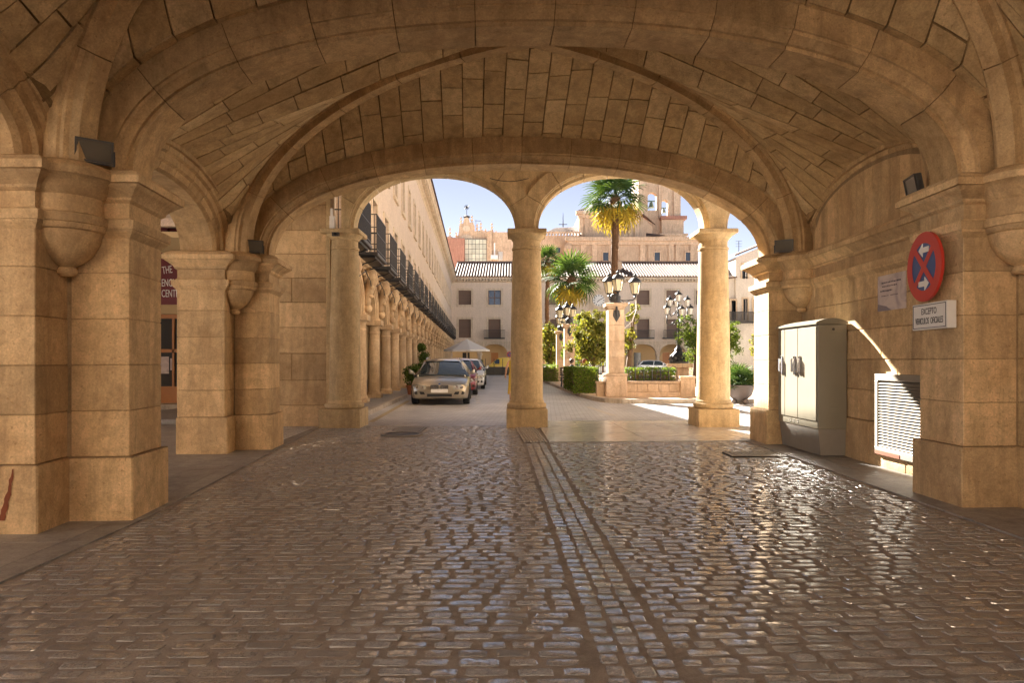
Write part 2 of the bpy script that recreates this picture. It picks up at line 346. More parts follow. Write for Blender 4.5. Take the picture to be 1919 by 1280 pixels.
# street and square beyond the columns
m = MB(); m.add([(-70,14.35,0),(90,14.35,0),(90,150,0),(-70,150,0)], [(0,1,2,3)])
tag(m.build('street', M['setts']), 'grey sett paved street and square beyond the columns', kind='structure')
m = MB(); m.add([(-60,-60,-0.01),(60,-60,-0.01),(60,-2.9,-0.01),(-60,-2.9,-0.01)], [(0,1,2,3)])
tag(m.build('street', M['setts']), 'sett paved street behind the passage', kind='structure')

def gut(v): return 0.384 - 0.0216 * (v - 2.97)      # near edge line of the gutter strip (three sett columns)
def cobble_mesh(x0, x1, v0, v1, h, seed, wob=0.15):
    rr = random.Random(seed); n = 8; cx = (x0+x1)/2; cv = (v0+v1)/2; hx = (x1-x0)/2; hv = (v1-v0)/2
    ring = [(-0.84,-1),(0.84,-1),(1,-0.7),(1,0.7),(0.84,1),(-0.84,1),(-1,0.7),(-1,-0.7)]
    j = [(a*(1-wob*rr.random()), b*(1-1.6*wob*rr.random())) for a, b in ring]; tx = rr.uniform(-0.02, 0.02); tv = rr.uniform(-0.035, 0.035)
    out = []
    for k, (f, z) in enumerate(((1.0, -0.012), (0.96, h*0.4), (0.86, h))):
        for a, b in j: out.append((cx + a*hx*f, cv + b*hv*f, z + ((a*hx*tx + b*hv*tv) if k else 0)))
    out.append((cx, cv, h + 0.001))
    fs = [(i, (i+1) % n, n+(i+1) % n, n+i) for i in range(n)] + [(n+i, n+(i+1) % n, 2*n+(i+1) % n, 2*n+i) for i in range(n)] + [(2*n+i, 2*n+(i+1) % n, 3*n) for i in range(n)]
    return out, fs
cob = []
rr = random.Random(3)
def place_row(x0, x1, vfun, pitch, lens):
    x = x0 + rr.uniform(-0.1, 0.05)
    while x < x1 - 0.05:
        w = rr.uniform(*lens); a, b = max(x, x0), min(x + w, x1)
        if b - a > 0.07:
            v = vfun((a+b)/2) + rr.uniform(-0.006, 0.006); hv = pitch * rr.uniform(0.36, 0.43)
            cob.append((a + 0.012, b - 0.012, v - hv, v + hv, rr.uniform(0.0008, 0.0045)))
        x += w
v = 1.6
while v < 14.3:
    pitch = 0.094
    left = XL(v) + 0.08
    end = 0.17 if v > 11.1 else gut(v) - 0.015
    place_row(left, end, lambda x, v=v: v + 0.012 * math.sin(x * 1.3 + v), pitch, (0.12, 0.25))
    if v < 11.0:
        g = gut(v) + 0.35
        place_row(g, 3.78 - 0.02 * max(0, 9 - v), lambda x, v=v, g=g: v - 0.02 + 0.10 * (x - g) * (1 - 0.5 * min(1, v / 11)), pitch, (0.12, 0.26))
    v += pitch
for c3 in range(3):
    v = 1.6
    while v < 11.08:
        d = rr.uniform(0.085, 0.135); x = gut(v) + 0.006 + 0.112 * c3 + rr.uniform(-0.006, 0.006)
        cob.append((x, x + rr.uniform(0.086, 0.108), v, v + d - 0.018, rr.uniform(0.001, 0.005))); v += d
def bz(x, v): return hmap(hall_inv(x, v), v, 0)[2]
cob = [c for c in cob if not (-2.30 < (c[0]+c[1])/2 < -1.72 and 12.1 < c[2] < 13.9)]
def seen(x, v): q = 959.5 + FPX * x / v; return -20 < q < 1940 and FPX * CAMZ / v + 678 < 1290
cob.sort(key=lambda c: -(c[1]-c[0]) / c[2] if seen((c[0]+c[1])/2, c[2]) else 0)
rest = MB()
for i, c in enumerate(cob):
    vs_, fs = cobble_mesh(*c, seed=i); zc = bz((c[0]+c[1])/2, (c[2]+c[3])/2); vs_ = [(a, b, z + zc) for a, b, z in vs_]
    if i < 300: MB().add(vs_, fs).build('cobble', M['cobble'], road)
    else: rest.add(vs_, fs)
tag(rest.build('cobbles', M['cobble'], road), kind='stuff')

def paving(name, label, quad_fn, a_edges, b_edges, mat, z, th=0.05, gap=0.006, base=None, piece='slab'):
    """slabs in rows over a patch; quad_fn(a, b) -> (x, y)"""
    root = tag(link(name, None), label, kind='structure')
    bm = MB(); na, nb = len(a_edges) - 1, len(b_edges) - 1
    for i in range(na):
        for j in range(nb):
            a0, a1, b0, b1 = a_edges[i], a_edges[i+1], b_edges[j], b_edges[j+1]
            zz = z + random.uniform(-0.0015, 0.0015); g = gap / 2
            P = [quad_fn(a0, b0), quad_fn(a1, b0), quad_fn(a1, b1), quad_fn(a0, b1)]
            cx = sum(p[0] for p in P) / 4; cy_ = sum(p[1] for p in P) / 4
            Q = []
            for p in P:
                dx, dy = cx - p[0], cy_ - p[1]; Q.append((p[0] + math.copysign(g, dx), p[1] + math.copysign(g, dy)))
            def hz(q): return zz + (hmap(hall_inv(q[0], q[1]), q[1], 0)[2] if q[1] < 14.2 and -9 < q[0] < 9 else 0)
            o = [(q[0], q[1], hz(q) - th) for q in Q] + [(q[0], q[1], hz(q)) for q in Q]
            MB().add(o, [(4,5,6,7),(0,1,5,4),(1,2,6,5),(2,3,7,6),(3,0,4,7)]).build(piece, mat, root)
            bm.add([(p[0], p[1], hz(p) - 0.008) for p in P], [(0,1,2,3)])
    bm.build('bedding', base or M['mortar'], root); return root
def steps(a, b, n): return [a + (b-a) * i / n for i in range(n + 1)]
# left walkway, right walkway, pale crossing slab
paving('walkway', 'dark grey slab walkway under the arcade along the passage', lambda a, b: (XL(b) + 0.07 - a, b), [0, 0.22, 0.9, 1.6, 2.4, 3.3, 4.2, 5.2, 6.2, 7.4], steps(-3, 14.6, 24), M['slab'], 0.012)
paving('walkway', 'narrow grey slab strip below the electrical cabinet', lambda a, b: (3.80 - 0.018 * max(0, 9 - b) + a, b), [0, 0.30, 1.2], steps(1.5, 11.1, 14), M['slab'], 0.012)
paving('walkway', 'pale polished slab crossing between the middle and outer columns', lambda a, b: (a - 0.012 * (b - 11.12), b), [0.60, 1.42, 2.24, 3.06, 3.88, 4.7, 5.6, 6.5, 7.4, 8.3], [11.13, 11.3, 12.0, 12.7, 13.4, 14.1, 14.8, 15.4], M['marble'], 0.016)
# ribbed strips
def ribbed(label, x0, x1, y0, y1, n, along=True):
    root = tag(link('ribbed_paving', None), label, kind='structure')
    zf = lambda x, y: hmap(hall_inv(x, y), y, 0)[2]
    sk = lambda x, y: (x - 0.045 * (y - y0), y)
    P = [sk(x0,y0), sk(x1,y0), sk(x1,y1), sk(x0,y1)]
    MB().add([(p[0], p[1], zf(*p) + 0.010) for p in P], [(0,1,2,3)]).build('bed', M['slab'], root)
    for i in range(n):
        a = x0 + (x1-x0) * (i + 0.2) / n; b = x0 + (x1-x0) * (i + 0.75) / n
        P = [sk(a,y0+0.02), sk(b,y0+0.02), sk(b,y1-0.02), sk(a,y1-0.02)]
        o = [(p[0], p[1], zf(*p) + 0.008) for p in P] + [(p[0], p[1], zf(*p) + 0.026) for p in P]
        MB().add(o, [(4,5,6,7),(0,1,5,4),(1,2,6,5),(2,3,7,6),(3,0,4,7)]).build('rib', M['marble'], root)
    return root
ribbed('ribbed tactile strip at the foot of the middle column', 0.19, 0.59, 11.13, 14.0, 8)
ribbed('ribbed tactile patch between the pier and the passage wall', XL(12.5) - 0.75, XL(12.5) - 0.05, 11.6, 14.0, 12)
# manhole, drain covers
def grate(label, x0, x1, y0, y1, n, zoff=0.018):
    z = hmap(hall_inv((x0+x1)/2, y0), y0, 0)[2] + zoff
    t = thing('drain_cover', ((x0+x1)/2, y0, z), label, 'drain cover')
    m = MB(); m.box(x0, x1, y0, y1, z-0.02, z-0.004); m.build('plate', M['iron'], t, world=True)
    m = MB()
    for a, b, c, d in ((x0,x1,y0,y0+0.03),(x0,x1,y1-0.03,y1),(x0,x0+0.03,y0+0.031,y1-0.031),(x1-0.03,x1,y0+0.031,y1-0.031)): m.box(a,b,c,d,z-0.015,z+0.004)
    m.build('rim', M['alu'], t, world=True)
    for i in range(n):
        a = x0 + 0.04 + (x1-x0-0.08) * i / n; MB().box(a, a + (x1-x0-0.08) / n * 0.55, y0+0.04, y1-0.04, z-0.004, z+0.003).build('bar', M['alu'], t, world=True)
grate('rectangular metal drain cover in the cobbles beside the kerb column', -2.28, -1.74, 12.9, 13.9, 9, 0.012)
grate('slotted metal drain cover in the cobbles below the cabinet', 3.0, 3.75, 9.3, 9.75, 12)
tm = thing('manhole_cover', (-2.0, 12.45, 0.02), 'round dark manhole cover set in the cobbles', 'manhole')
m = MB(); m.lathe([(0.0, 0.0), (0.30, 0.0), (0.30, 0.016), (0.27, 0.02), (0.27, 0.014), (0.0, 0.014)], 28); m.build('lid', M['iron'], tm)
m = MB(); m.lathe([(0.31, -0.01), (0.38, -0.01), (0.38, 0.015), (0.31, 0.018)], 28, cap=False); m.build('rim', M['steeldark'], tm)

# ------------------------------------------------------------------ the vaulted passage
SPR = 2.97; NSE = 2.2; CH = 0.012
def hblock(u0, u1, v0, v1, z0, z1, c=CH):
    m = MB(); m.cbox(min(u0,u1), max(u0,u1), v0, v1, z0, z1, c); return m
COURSES = [0.545, 0.935, 1.325, 1.715, 2.105, 2.44]
AV, LV = 0.325, 0.75
def ortho_off(poly, d):
    n = len(poly); out = []
    for i in range(n):
        a, b, c = poly[i-1], poly[i], poly[(i+1) % n]
        n1 = ((b[1]-a[1]), -(b[0]-a[0])); n2 = ((c[1]-b[1]), -(c[0]-b[0]))
        l1 = math.hypot(*n1); l2 = math.hypot(*n2)
        out.append((b[0] + d*(n1[0]/l1 + n2[0]/l2), b[1] + d*(n1[1]/l1 + n2[1]/l2)))
    return out
NECK = [(2.40,0.0),(2.425,0.022),(2.45,0.045),(2.47,0.05),(2.47,0.062),(2.545,0.066),(2.55,0.02),(2.57,0.004)]
CORN = [(2.70,0.006),(2.72,0.03),(2.74,0.034),(2.765,0.055),(2.80,0.095),(2.82,0.125),(2.835,0.135),(2.84,0.158),(2.90,0.162),(2.915,0.15),(2.925,0.125),(2.945,0.115),(2.96,0.07),(2.972,0.05)]
def pier(side, vc, label, rust=False):
    uf = lambda dx: side * (3.74 + dx)
    root = thing('stone_pier', hmap(uf(0.5), vc, 0), label, 'pier', 'piers carrying the vault')
    core = MB()
    zs = [0.0] + COURSES
    for i in range(len(zs) - 1):
        z0, z1 = zs[i] + (0.002 if i else -0.03), zs[i+1] - 0.002; pr = 0.05 if i == 0 else 0.0
        jt = (0.0, 0.18, -0.16)[i % 3]; g = 0.002
        parts = [(-pr, 0.50, vc - AV - pr, vc + AV + pr), (0.52 - pr, 1.2, vc - LV - pr, vc + jt - g), (0.52 - pr, 1.2, vc + jt + g, vc + LV + pr)]
        for a, b, c, d in parts:
            m = hblock(uf(a), uf(b), c, d, z0, z1, 0.007 if i else 0.012); m.map(hmap).build('block', M['stone'], root, world=True)
        for a, b, c, d in ((-pr + 0.007, 0.6, vc - AV - pr + 0.007, vc + AV + pr - 0.007), (0.527 - pr, 1.18, vc - LV - pr + 0.007, vc + LV + pr - 0.007)):
            m = MB().box(min(uf(a),uf(b)), max(uf(a),uf(b)), c, d, zs[i] - 0.02, zs[i+1]); core.add(m.v, m.f)
    core.map(hmap).build('mortar_core', M['joints'], root, world=True)
    poly = [(0,-AV),(0,AV),(0.52,AV),(0.52,LV),(1.2,LV),(1.2,-LV),(0.52,-LV),(0.52,-AV)][::-1]
    for nm, prof in (('necking_moulding', NECK), ('frieze', [(2.43,-0.004),(2.72,-0.004)]), ('cornice_moulding', CORN)):
        m = MB(); m.loft([[(uf(a), vc + b, z) for a, b in ortho_off(poly, d)] for z, d in prof]); m.map(hmap)
        autosmooth(m.build(nm, M['stone'], root, world=True), 28)
    for sg in (-1, 1):
        c = (uf(0.47), vc + sg * (AV + 0.10), 0)
        prof = [(0.0,2.06),(0.05,2.065),(0.075,2.09),(0.075,2.12),(0.06,2.14),(0.11,2.17),(0.19,2.24),(0.245,2.33),(0.262,2.40),(0.265,2.42),(0.29,2.43),(0.305,2.455),(0.31,2.47),(0.325,2.475),(0.33,2.545),(0.28,2.56),(0.272,2.70),(0.295,2.72),(0.32,2.765),(0.36,2.82),(0.385,2.835),(0.405,2.845),(0.41,2.90),(0.39,2.92),(0.36,2.945),(0.30,2.972),(0,2.975)]
        m = MB(); m.lathe(prof, 24, c); m.map(hmap); autosmooth(m.build('corbel', M['stone'], root, world=True), 28)
    if rust:
        m = MB(); rz_ = random.Random(4); L, Rr = [], []
        for k in range(15):
            f = k / 14; z = 0.40 * (1 - f); x = 0.085 * f ** 1.3 + rz_.uniform(-0.004, 0.004); w = 0.006 + 0.016 * f + rz_.uniform(-0.003, 0.007); L.append((x - w, z)); Rr.append((x + w * 1.2, z))
        o = [hmap(uf(0.66 + a), vc - LV - 0.052, 0.12 + z) for a, z in L + Rr[::-1]]
        m.add(o, [tuple(range(len(o)))]); m.build('rust_stain', M['rust'], root, world=True)
    return root
VA = [-3.1, 1.515, 6.125, 10.735]
pier(-1, VA[2], 'massive stone pier with corbel at the left edge, rust streak on its plinth', True)
pier(-1, VA[3], 'slimmer looking stone pier beside the red shop board opening')
pier(1, VA[2], 'massive stone pier carrying the round no stopping sign')
pier(1, VA[3], 'stone pier behind the grey electrical cabinet')
pier(-1, VA[1], 'stone pier behind the camera on the shop side'); pier(1, VA[1], 'stone pier behind the camera on the wall side')

def se(th, a, b, n=NSE):
    c, s = math.cos(th), math.sin(th)
    return math.copysign(abs(c) ** (2/n), c) * a, abs(s) ** (2/n) * b
def arc_samples(a, b, k, n=NSE, N=600):
    """k+1 points evenly spaced along the half superellipse, each with its outward normal"""
    P = [se(math.pi * i / N, a, b, n) for i in range(N + 1)]; L = [0.0]
    for i in range(N): L.append(L[-1] + math.hypot(P[i+1][0]-P[i][0], P[i+1][1]-P[i][1]))
    out = []; j = 0
    for q in range(k + 1):
        t = L[-1] * q / k
        while j < N - 1 and L[j+1] < t: j += 1
        f = (t - L[j]) / max(1e-9, L[j+1] - L[j]); x = P[j][0] + (P[j+1][0]-P[j][0]) * f; z = P[j][1] + (P[j+1][1]-P[j][1]) * f
        i0, i1 = max(0, j - 6), min(N, j + 7); tx, tz = P[i1][0]-P[i0][0], P[i1][1]-P[i0][1]; l = math.hypot(tx, tz)
        if q == 0 or q == k: nx, nz = (1.0 if q == 0 else -1.0), 0.0
        else: nx, nz = tz / l, -tx / l
        out.append((x, z, nx, nz))
    return out
def ring(root, a, b, prof, nv, seg, place, mat=None, gap=0.005, name='voussoir', clamp=None, core=True, z0=SPR, step=0.0):
    """an arch cut into voussoirs; prof = [(across, radial)], place(h, across, z) -> 3-D"""
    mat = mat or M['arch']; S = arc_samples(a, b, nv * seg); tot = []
    def sec(s, ds, inset=0.0, rs=0.0):
        x, z, nx, nz = s; o = []
        for ac, r in prof:
            ac2 = ac * (1 - inset); r2 = r + inset * 0.3 + rs; h = x + nx * r2 - ds * (-nz); zz = z + nz * r2 - ds * nx
            if clamp is not None: h = max(-clamp, min(clamp, h))
            o.append(place(h, ac2, z0 + max(zz, 0.0)))
        return o
    for k in range(nv):
        rs = random.uniform(-step, step)
        loops = []
        for q in range(seg + 1):
            ds = -gap if q == 0 else (gap if q == seg else 0.0)
            loops.append(sec(S[k*seg + q], ds, 0.0, rs))
        m = MB(); m.loft(loops); o = m.build(name, mat, root, world=True); autosmooth(o, 30)
    if core:
        m = MB(); m.loft([sec(s, 0, 0.03) for s in S]); m.build('mortar_core', M['mortar'], root, world=True)
def aprof(w, outer):
    h = [(-w,outer),(-w,0.13),(-w+0.022,0.125),(-w+0.03,0.10),(-w+0.055,0.085),(-w+0.085,0.055),(-w+0.09,0.04),(-w+0.125,0.036),(-w+0.13,0.0)]
    return h + [(-x, r) for x, r in h[::-1]]
def transverse(vc, crown, label, rough=0.004):
    root = thing('transverse_arch', hmap(0, vc, SPR), label, 'arch', 'transverse arches of the passage')
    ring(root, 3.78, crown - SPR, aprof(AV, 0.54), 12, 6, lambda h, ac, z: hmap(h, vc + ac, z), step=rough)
    return root
CR = {1: 4.30, 2: 4.31, 3: 4.42, 0: 4.30}
transverse(VA[1], CR[1], 'broad stone arch spanning the passage behind the viewer')
transverse(VA[2], CR[2], 'broad moulded stone arch across the top of the picture')
transverse(VA[3], CR[3], 'flatter moulded stone arch framing the view of the square')

PU, QV, LCR = 4.16, 1.84, 1.0
def shell(r, b): r = min(1.0, abs(r)); return b * (1 - r ** NSE) ** (1 / NSE)
def bay(i):
    """vault over the bay between arch i and arch i+1"""
    v0, v1 = VA[i], VA[i+1]; vc = (v0 + v1) / 2; qv = (v1 - v0) / 2 - 0.465
    DC = 2.55
    TF, TN = CR[i+1] + 0.44 - SPR, CR[i] + 0.44 - SPR
    def far(p, q, tt):       # |q| >= |p|
        ap = min(abs(p), 0.9995); aq = abs(q); f = min((aq - ap) / (1 - ap), 1.10)
        return shell(ap, DC) * (1 - f) + shell(ap, tt) * f + 0.10 * f * (1 - f) * (1 - ap)
    def sidez(p, q):
        ap = abs(p); aq = min(abs(q), 0.9995); f = min((ap - aq) / (1 - aq), 1.10)
        return shell(aq, DC) * (1 - f) + shell(aq, LCR) * f + 0.10 * f * (1 - f) * (1 - aq)
    def P(p, q, z): return hmap(p * PU, vc + q * qv, SPR + z)
    qe = (qv + 0.20) / qv; pe = (PU + 0.14) / PU
    names = {'far': 'towards the square', 'near': 'towards the viewer', 'left': 'above the shop side arcade', 'right': 'above the wall with the signs'}
    bayname = 'second vault bay' if i == 2 else 'first vault bay' if i == 1 else 'vault bay behind the viewer'
    for cell in ('far', 'near', 'left', 'right'):
        root = thing('vault_web', P(0.0, 0.0, DC), 'stone vault cell of the %s, %s' % (bayname, names[cell]), 'vault', 'vault cells of the passage')
        if cell in ('far', 'near'):
            sg = 1 if cell == 'far' else -1; tt = TF if cell == 'far' else TN
            S = arc_samples(1.0 * PU, tt, 34 if i == 2 else 26); ed = [s[0] / PU for s in S]
            surf = lambda a, b: P(a, sg * b, far(a, b, tt)); ext = qe; rnd_len = (0.09, 0.19)
        else:
            sg = 1 if cell == 'right' else -1
            S = arc_samples(qv, LCR + 0.5, 20); ed = [s[0] / qv for s in S]
            surf = lambda a, b: P(sg * b, a, sidez(b, a)); ext = pe; rnd_len = (0.06, 0.14)
        def nsurf(a, b, d):
            e = 0.004; P0 = Vector(surf(a, b)); a2 = a + e if a < 0 else a - e
            lo_ = min(abs(a), abs(a2)); A_ = (Vector(surf(a2, b)) - P0) * (1 if a < 0 else -1); B_ = (Vector(surf(a, b + e)) - P0) if b + e <= ext else (P0 - Vector(surf(a, b - e)))
            n_ = A_.cross(B_); n_ = n_.normalized() if n_.length > 1e-12 else Vector((0, 0, 1)); n_ = n_ if n_.z > 0 else -n_
            return tuple(P0 + n_ * d)
        back = MB(); nb = 14
        def bmap(a, f):
            ap = min(abs(a), 0.999); kb = min(ext, ap + 1.10 * (1 - ap)); return ap + (kb - ap) * f / 0.8 if f <= 0.8 else kb + (ext - kb) * (f - 0.8) / 0.2
        FB = [0.8 * j / 11 for j in range(12)] + [0.867, 0.933, 1.0]
        for k in range(len(ed) - 1):
            a0, a1 = ed[k], ed[k+1]; lo0, lo1 = min(abs(a0), 0.999), min(abs(a1), 0.999)
            for j in range(nb):
                f0, f1 = FB[j], FB[j + 1]
                am_ = (a0 + a1) / 2; lom = min(abs(am_), 0.999)
                back.add([nsurf(a, bmap(a, f), 0.032) for a, lo, f in ((a0,lo0,f0),(am_,lom,f0),(a1,lo1,f0),(a1,lo1,f1),(am_,lom,f1),(a0,lo0,f1))], [(0,1,4,5),(1,2,3,4)])
        back.build('mortar_bed', M['mortar'], root, world=True)
        rq = random.Random(i * 10 + len(cell))
        for k in range(len(ed) - 1):
            a0, a1 = ed[k], ed[k+1]; lo = min(max(abs(a0), abs(a1)), 0.999); lo_in = min(abs(a0), abs(a1)); b = min(lo_in, 0.999)
            cuts = [b]; x = b + rq.uniform(0.03, rnd_len[1])
            while x < ext - 0.06: cuts.append(x); x += rq.uniform(*rnd_len) * (1.9 if cell in ('far', 'near') else 1.4)
            kb = b + 1.10 * (1 - b)
            if kb < ext - 0.03: cuts = [q_ for q_ in cuts if abs(q_ - kb) > 0.04 or q_ == b] + [kb]; cuts.sort()
            cuts.append(ext)
            ga = 0.0035; 
            for j in range(len(cuts) - 1):
                b0, b1 = cuts[j], cuts[j+1]
                gb = 0.0032 if cell in ('far', 'near') else 0.0016
                gaa = min(0.0019 if cell in ('far','near') else 0.0040, abs(a1-a0) * 0.12) * math.copysign(1, a1 - a0)
                A = [a0 + gaa + rq.uniform(-1,1)*abs(gaa)*0.3, (a0+a1)/2, a1 - gaa]; B = [b0 + gb, (b0+b1)/2, b1 - gb]
                if b1 <= max(abs(A[0]), abs(A[2])) + 0.004 and j < len(cuts) - 2: pass
                g = []; dz = rq.uniform(-0.004, 0.004)
                for bb in B:
                    for aa in A: g.append((aa, max(bb, min(abs(aa), 0.999))))
                ctr = surf(*g[4])
                q = (959.5 + FPX * ctr[0] / max(ctr[1], 0.1), 678 - FPX * (ctr[2] - CAMZ) / max(ctr[1], 0.1))
                if ctr[1] < 0.8 or not (-160 < q[0] < 2080 and -140 < q[1] < 1300): continue
                o = [nsurf(t_[0], t_[1], dz) for t_ in g] + [nsurf(t_[0], t_[1], 0.07) for t_ in g]
                fs = [(0,3,4,1),(1,4,5,2),(3,6,7,4),(4,7,8,5)] + [(0,1,10,9),(1,2,11,10),(2,5,14,11),(5,8,17,14),(8,7,16,17),(7,6,15,16),(6,3,12,15),(3,0,9,12)]
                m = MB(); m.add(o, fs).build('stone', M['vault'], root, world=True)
    # diagonal ribs
    prof = [(-0.17,0.12),(-0.17,-0.07),(-0.15,-0.085),(-0.145,-0.12),(-0.11,-0.14),(-0.085,-0.19),(-0.075,-0.21),(0.075,-0.21),(0.085,-0.19),(0.11,-0.14),(0.145,-0.12),(0.15,-0.085),(0.17,-0.07),(0.17,0.12)]
    for nm, sx in (('shop side', -1), ('wall side', 1)):
        for half in (1, -1):
            root = thing('diagonal_rib', P(sx, half, 0), 'diagonal rib of the %s, %s corner %s' % (bayname, nm, 'near the square' if half > 0 else 'near the viewer'), 'vault rib', 'diagonal ribs of the vault')
            nvs, seg = 6, 6; S = arc_samples(1.0, DC / 4.55, nvs * seg * 2)[:nvs * seg + 1]
            dirv = Vector((sx * PU, half * qv)).normalized(); per = Vector((-dirv.y, dirv.x))
            def sec(s, ins=0.0):
                r, z, nx, nz = s; z *= 4.55; nl = math.hypot(nx * DC / 4.55, nz); ra, rz_ = nx / 1.0, nz
                n2 = Vector((ra, rz_)).normalized(); o = []
                for ac, rad in prof:
                    ac *= (1 - ins); rad = rad + ins
                    u = sx * PU * r + dirv.x * n2.x * rad + per.x * ac; v = half * qv * r + dirv.y * n2.x * rad + per.y * ac
                    o.append(hmap(u, vc + v, SPR + max(0.0, z + n2.y * rad)))
                return o
            for k in range(nvs):
                sub = S[k*seg:(k+1)*seg + 1]; loops = [sec(s) for s in sub]
                c0 = sum((Vector(p) for p in loops[0]), Vector()) / len(prof); c1 = sum((Vector(p) for p in loops[-1]), Vector()) / len(prof)
                d = (c1 - c0).normalized() * 0.006; loops[0] = [tuple(Vector(p) + d) for p in loops[0]]; loops[-1] = [tuple(Vector(p) - d) for p in loops[-1]]
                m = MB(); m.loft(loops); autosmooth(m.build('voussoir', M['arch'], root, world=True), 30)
            m = MB(); m.loft([sec(s, 0.02) for s in S]); m.build('mortar_core', M['mortar'], root, world=True)
    # wall arches along the sides
    half = (v1 - v0) / 2 - LV
    for sx, nm in ((-1, 'shop side opening'), (1, 'wall with the signs')):
        root = thing('side_arch', hmap(sx * 4.5, vc, SPR), 'low moulded stone arch over the %s, %s' % (nm, bayname), 'arch', 'side arches of the passage')
        pr = [(-0.34,0.40),(-0.34,0.28),(-0.30,0.275),(-0.29,0.22),(-0.25,0.20),(-0.24,0.12),(-0.20,0.10),(-0.17,0.03),(-0.12,0.0),(0.34,0.0),(0.34,0.40)]
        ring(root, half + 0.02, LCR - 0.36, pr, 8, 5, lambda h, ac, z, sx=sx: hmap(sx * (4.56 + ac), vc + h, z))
for i in (1, 2): bay(i)

# side wall with the signs: blocks, cornice, lunette of upright stones
def side_wall(i):
    v0, v1 = VA[i] + LV + 0.002, VA[i+1] - LV - 0.002; U = 4.27
    root = thing('side_wall', hmap(U, (v0+v1)/2, 0), 'ashlar wall with cornice under the blind arch, %s' % ('behind the grey cabinet and grille' if i == 2 else 'beside the viewer'), 'wall', 'ashlar side walls')
    m = MB(); m.box(U + 0.012, U + 0.5, v0, v1, -0.05, 4.2); m.map(hmap).build('mortar_core', M['joints'], root, world=True)
    zs = [-0.02] + COURSES
    for k in range(len(zs) - 1):
        n = 5 if k % 2 else 4; ed = steps(v0, v1, n); ed = [ed[0]] + [e + random.uniform(-0.12, 0.12) for e in ed[1:-1]] + [ed[-1]]
        for j in range(n):
            hblock(U - (0.03 if k == 0 else 0), U + 0.1, ed[j] + 0.003, ed[j+1] - 0.003, zs[k] + 0.003, zs[k+1] - 0.003, 0.010).map(hmap).build('block', M['stone'], root, world=True)
    n = 5; ed = steps(v0, v1, n)
    for nm, prof in (('necking_moulding', NECK), ('frieze', [(2.43,-0.004),(2.72,-0.004)]), ('cornice_moulding', CORN)):
        for j in range(n if nm != 'frieze' else 1):
            a, b = (ed[j] + 0.002, ed[j+1] - 0.002) if nm != 'frieze' else (v0, v1)
            pr = [(U - d, z) for z, d in prof]; pr = pr + [(U + 0.05, prof[-1][0]), (U + 0.05, prof[0][0])]
            m = MB(); m.prism(pr, lambda x, z, d: (x, d, z), a, b); m.map(hmap); autosmooth(m.build(nm, M['stone'], root, world=True), 28)
    hs = (v1 - v0) / 2; vc = (v0+v1)/2; ed = steps(vc - hs, vc + hs, 15)
    for j in range(15):
        y0, y1 = ed[j] + 0.003, ed[j+1] - 0.003; h0, h1 = [shell((y_ - vc) / (hs + 0.02), LCR - 0.36) + 0.16 for y_ in (y0, y1)]
        o = [(U_, y_, z_) for U_ in (U, U + 0.1) for y_, z_ in ((y0, SPR - 0.02), (y1, SPR - 0.02), (y1, SPR + h1), (y0, SPR + h0))]
        MB().add(o, [(3,2,1,0),(4,5,6,7),(0,1,5,4),(1,2,6,5),(2,3,7,6),(3,0,4,7)]).map(hmap).build('upright_stone', M['stone'], root, world=True)
    return root
side_wall(2); side_wall(1)
# added storeys above the vault, aisle ceiling over the shop side walkway
m = MB(); m.box(-12.0, 5.6, -3.4, 14.0, 6.1, 13.8); tag(m.build('added_upper_storeys', M['stucco']), 'closed upper storeys of the building above the vaulted passage', 'wall', kind='structure')  # unseen; height set to shade the house front behind the viewer
m = MB(); m.box(-12, -4.6, -3.4, 14.0, 4.3, 4.5); tag(m.build('aisle_ceiling', M['stucco']), 'plain ceiling over the shop side walkway', 'ceiling', kind='structure')
m = MB()
m.box(4.75, 5.2, -3.2, 11.3, -0.02, 6.1); m.box(-5.1, -4.7, -3.2, 14.0, 4.32, 6.1); tag(m.build('upper_wall', M['stucco']), 'plain masonry closing the sides above the arcade', 'wall', kind='structure')
# ------------------------------------------------------------------ columns and arches towards the square
CV = 14.28
COLX = [-3.51, 0.307, 4.21, 8.1]
def column(x, label):
    t = thing('stone_column', (x, CV, 0), label, 'column', 'columns at the end of the passage')
    m = MB(); m.cbox(-0.42, 0.42, -0.42, 0.42, -0.02, 0.385, 0.015); m.build('plinth', M['column'], t)
    m = MB(); m.lathe([(0.36,0.385),(0.40,0.40),(0.415,0.44),(0.40,0.485),(0.365,0.50),(0.36,0.51),(0.36,0.535)], 32); autosmooth(m.build('base_moulding', M['column'], t), 40)
    pr = [(0.36,0.535),(0.34,0.56)] + [(0.338 - 0.055 * (max(0, i/14 - 0.15)) ** 1.4, 0.56 + 3.10 * i / 14) for i in range(15)] + [(0.285,3.67),(0.31,3.68),(0.312,3.72),(0.287,3.73),(0.285,3.86)]
    m = MB(); m.lathe(pr, 36); autosmooth(m.build('shaft', M['column'], t), 40)
    m = MB(); m.lathe([(0.285,3.86),(0.305,3.87),(0.31,3.89),(0.34,3.92),(0.375,3.96),(0.385,3.98)], 32); autosmooth(m.build('echinus', M['column'], t), 40)
    m = MB(); m.cbox(-0.40, 0.40, -0.40, 0.40, 3.98, 4.07, 0.012); m.build('abacus', M['column'], t)
    return t
column(COLX[0], 'smooth stone column against the passage wall, nearest the parked car')
column(COLX[1], 'smooth stone column in the middle of the view')
column(COLX[2], 'smooth sunlit stone column in front of the garden wall end')
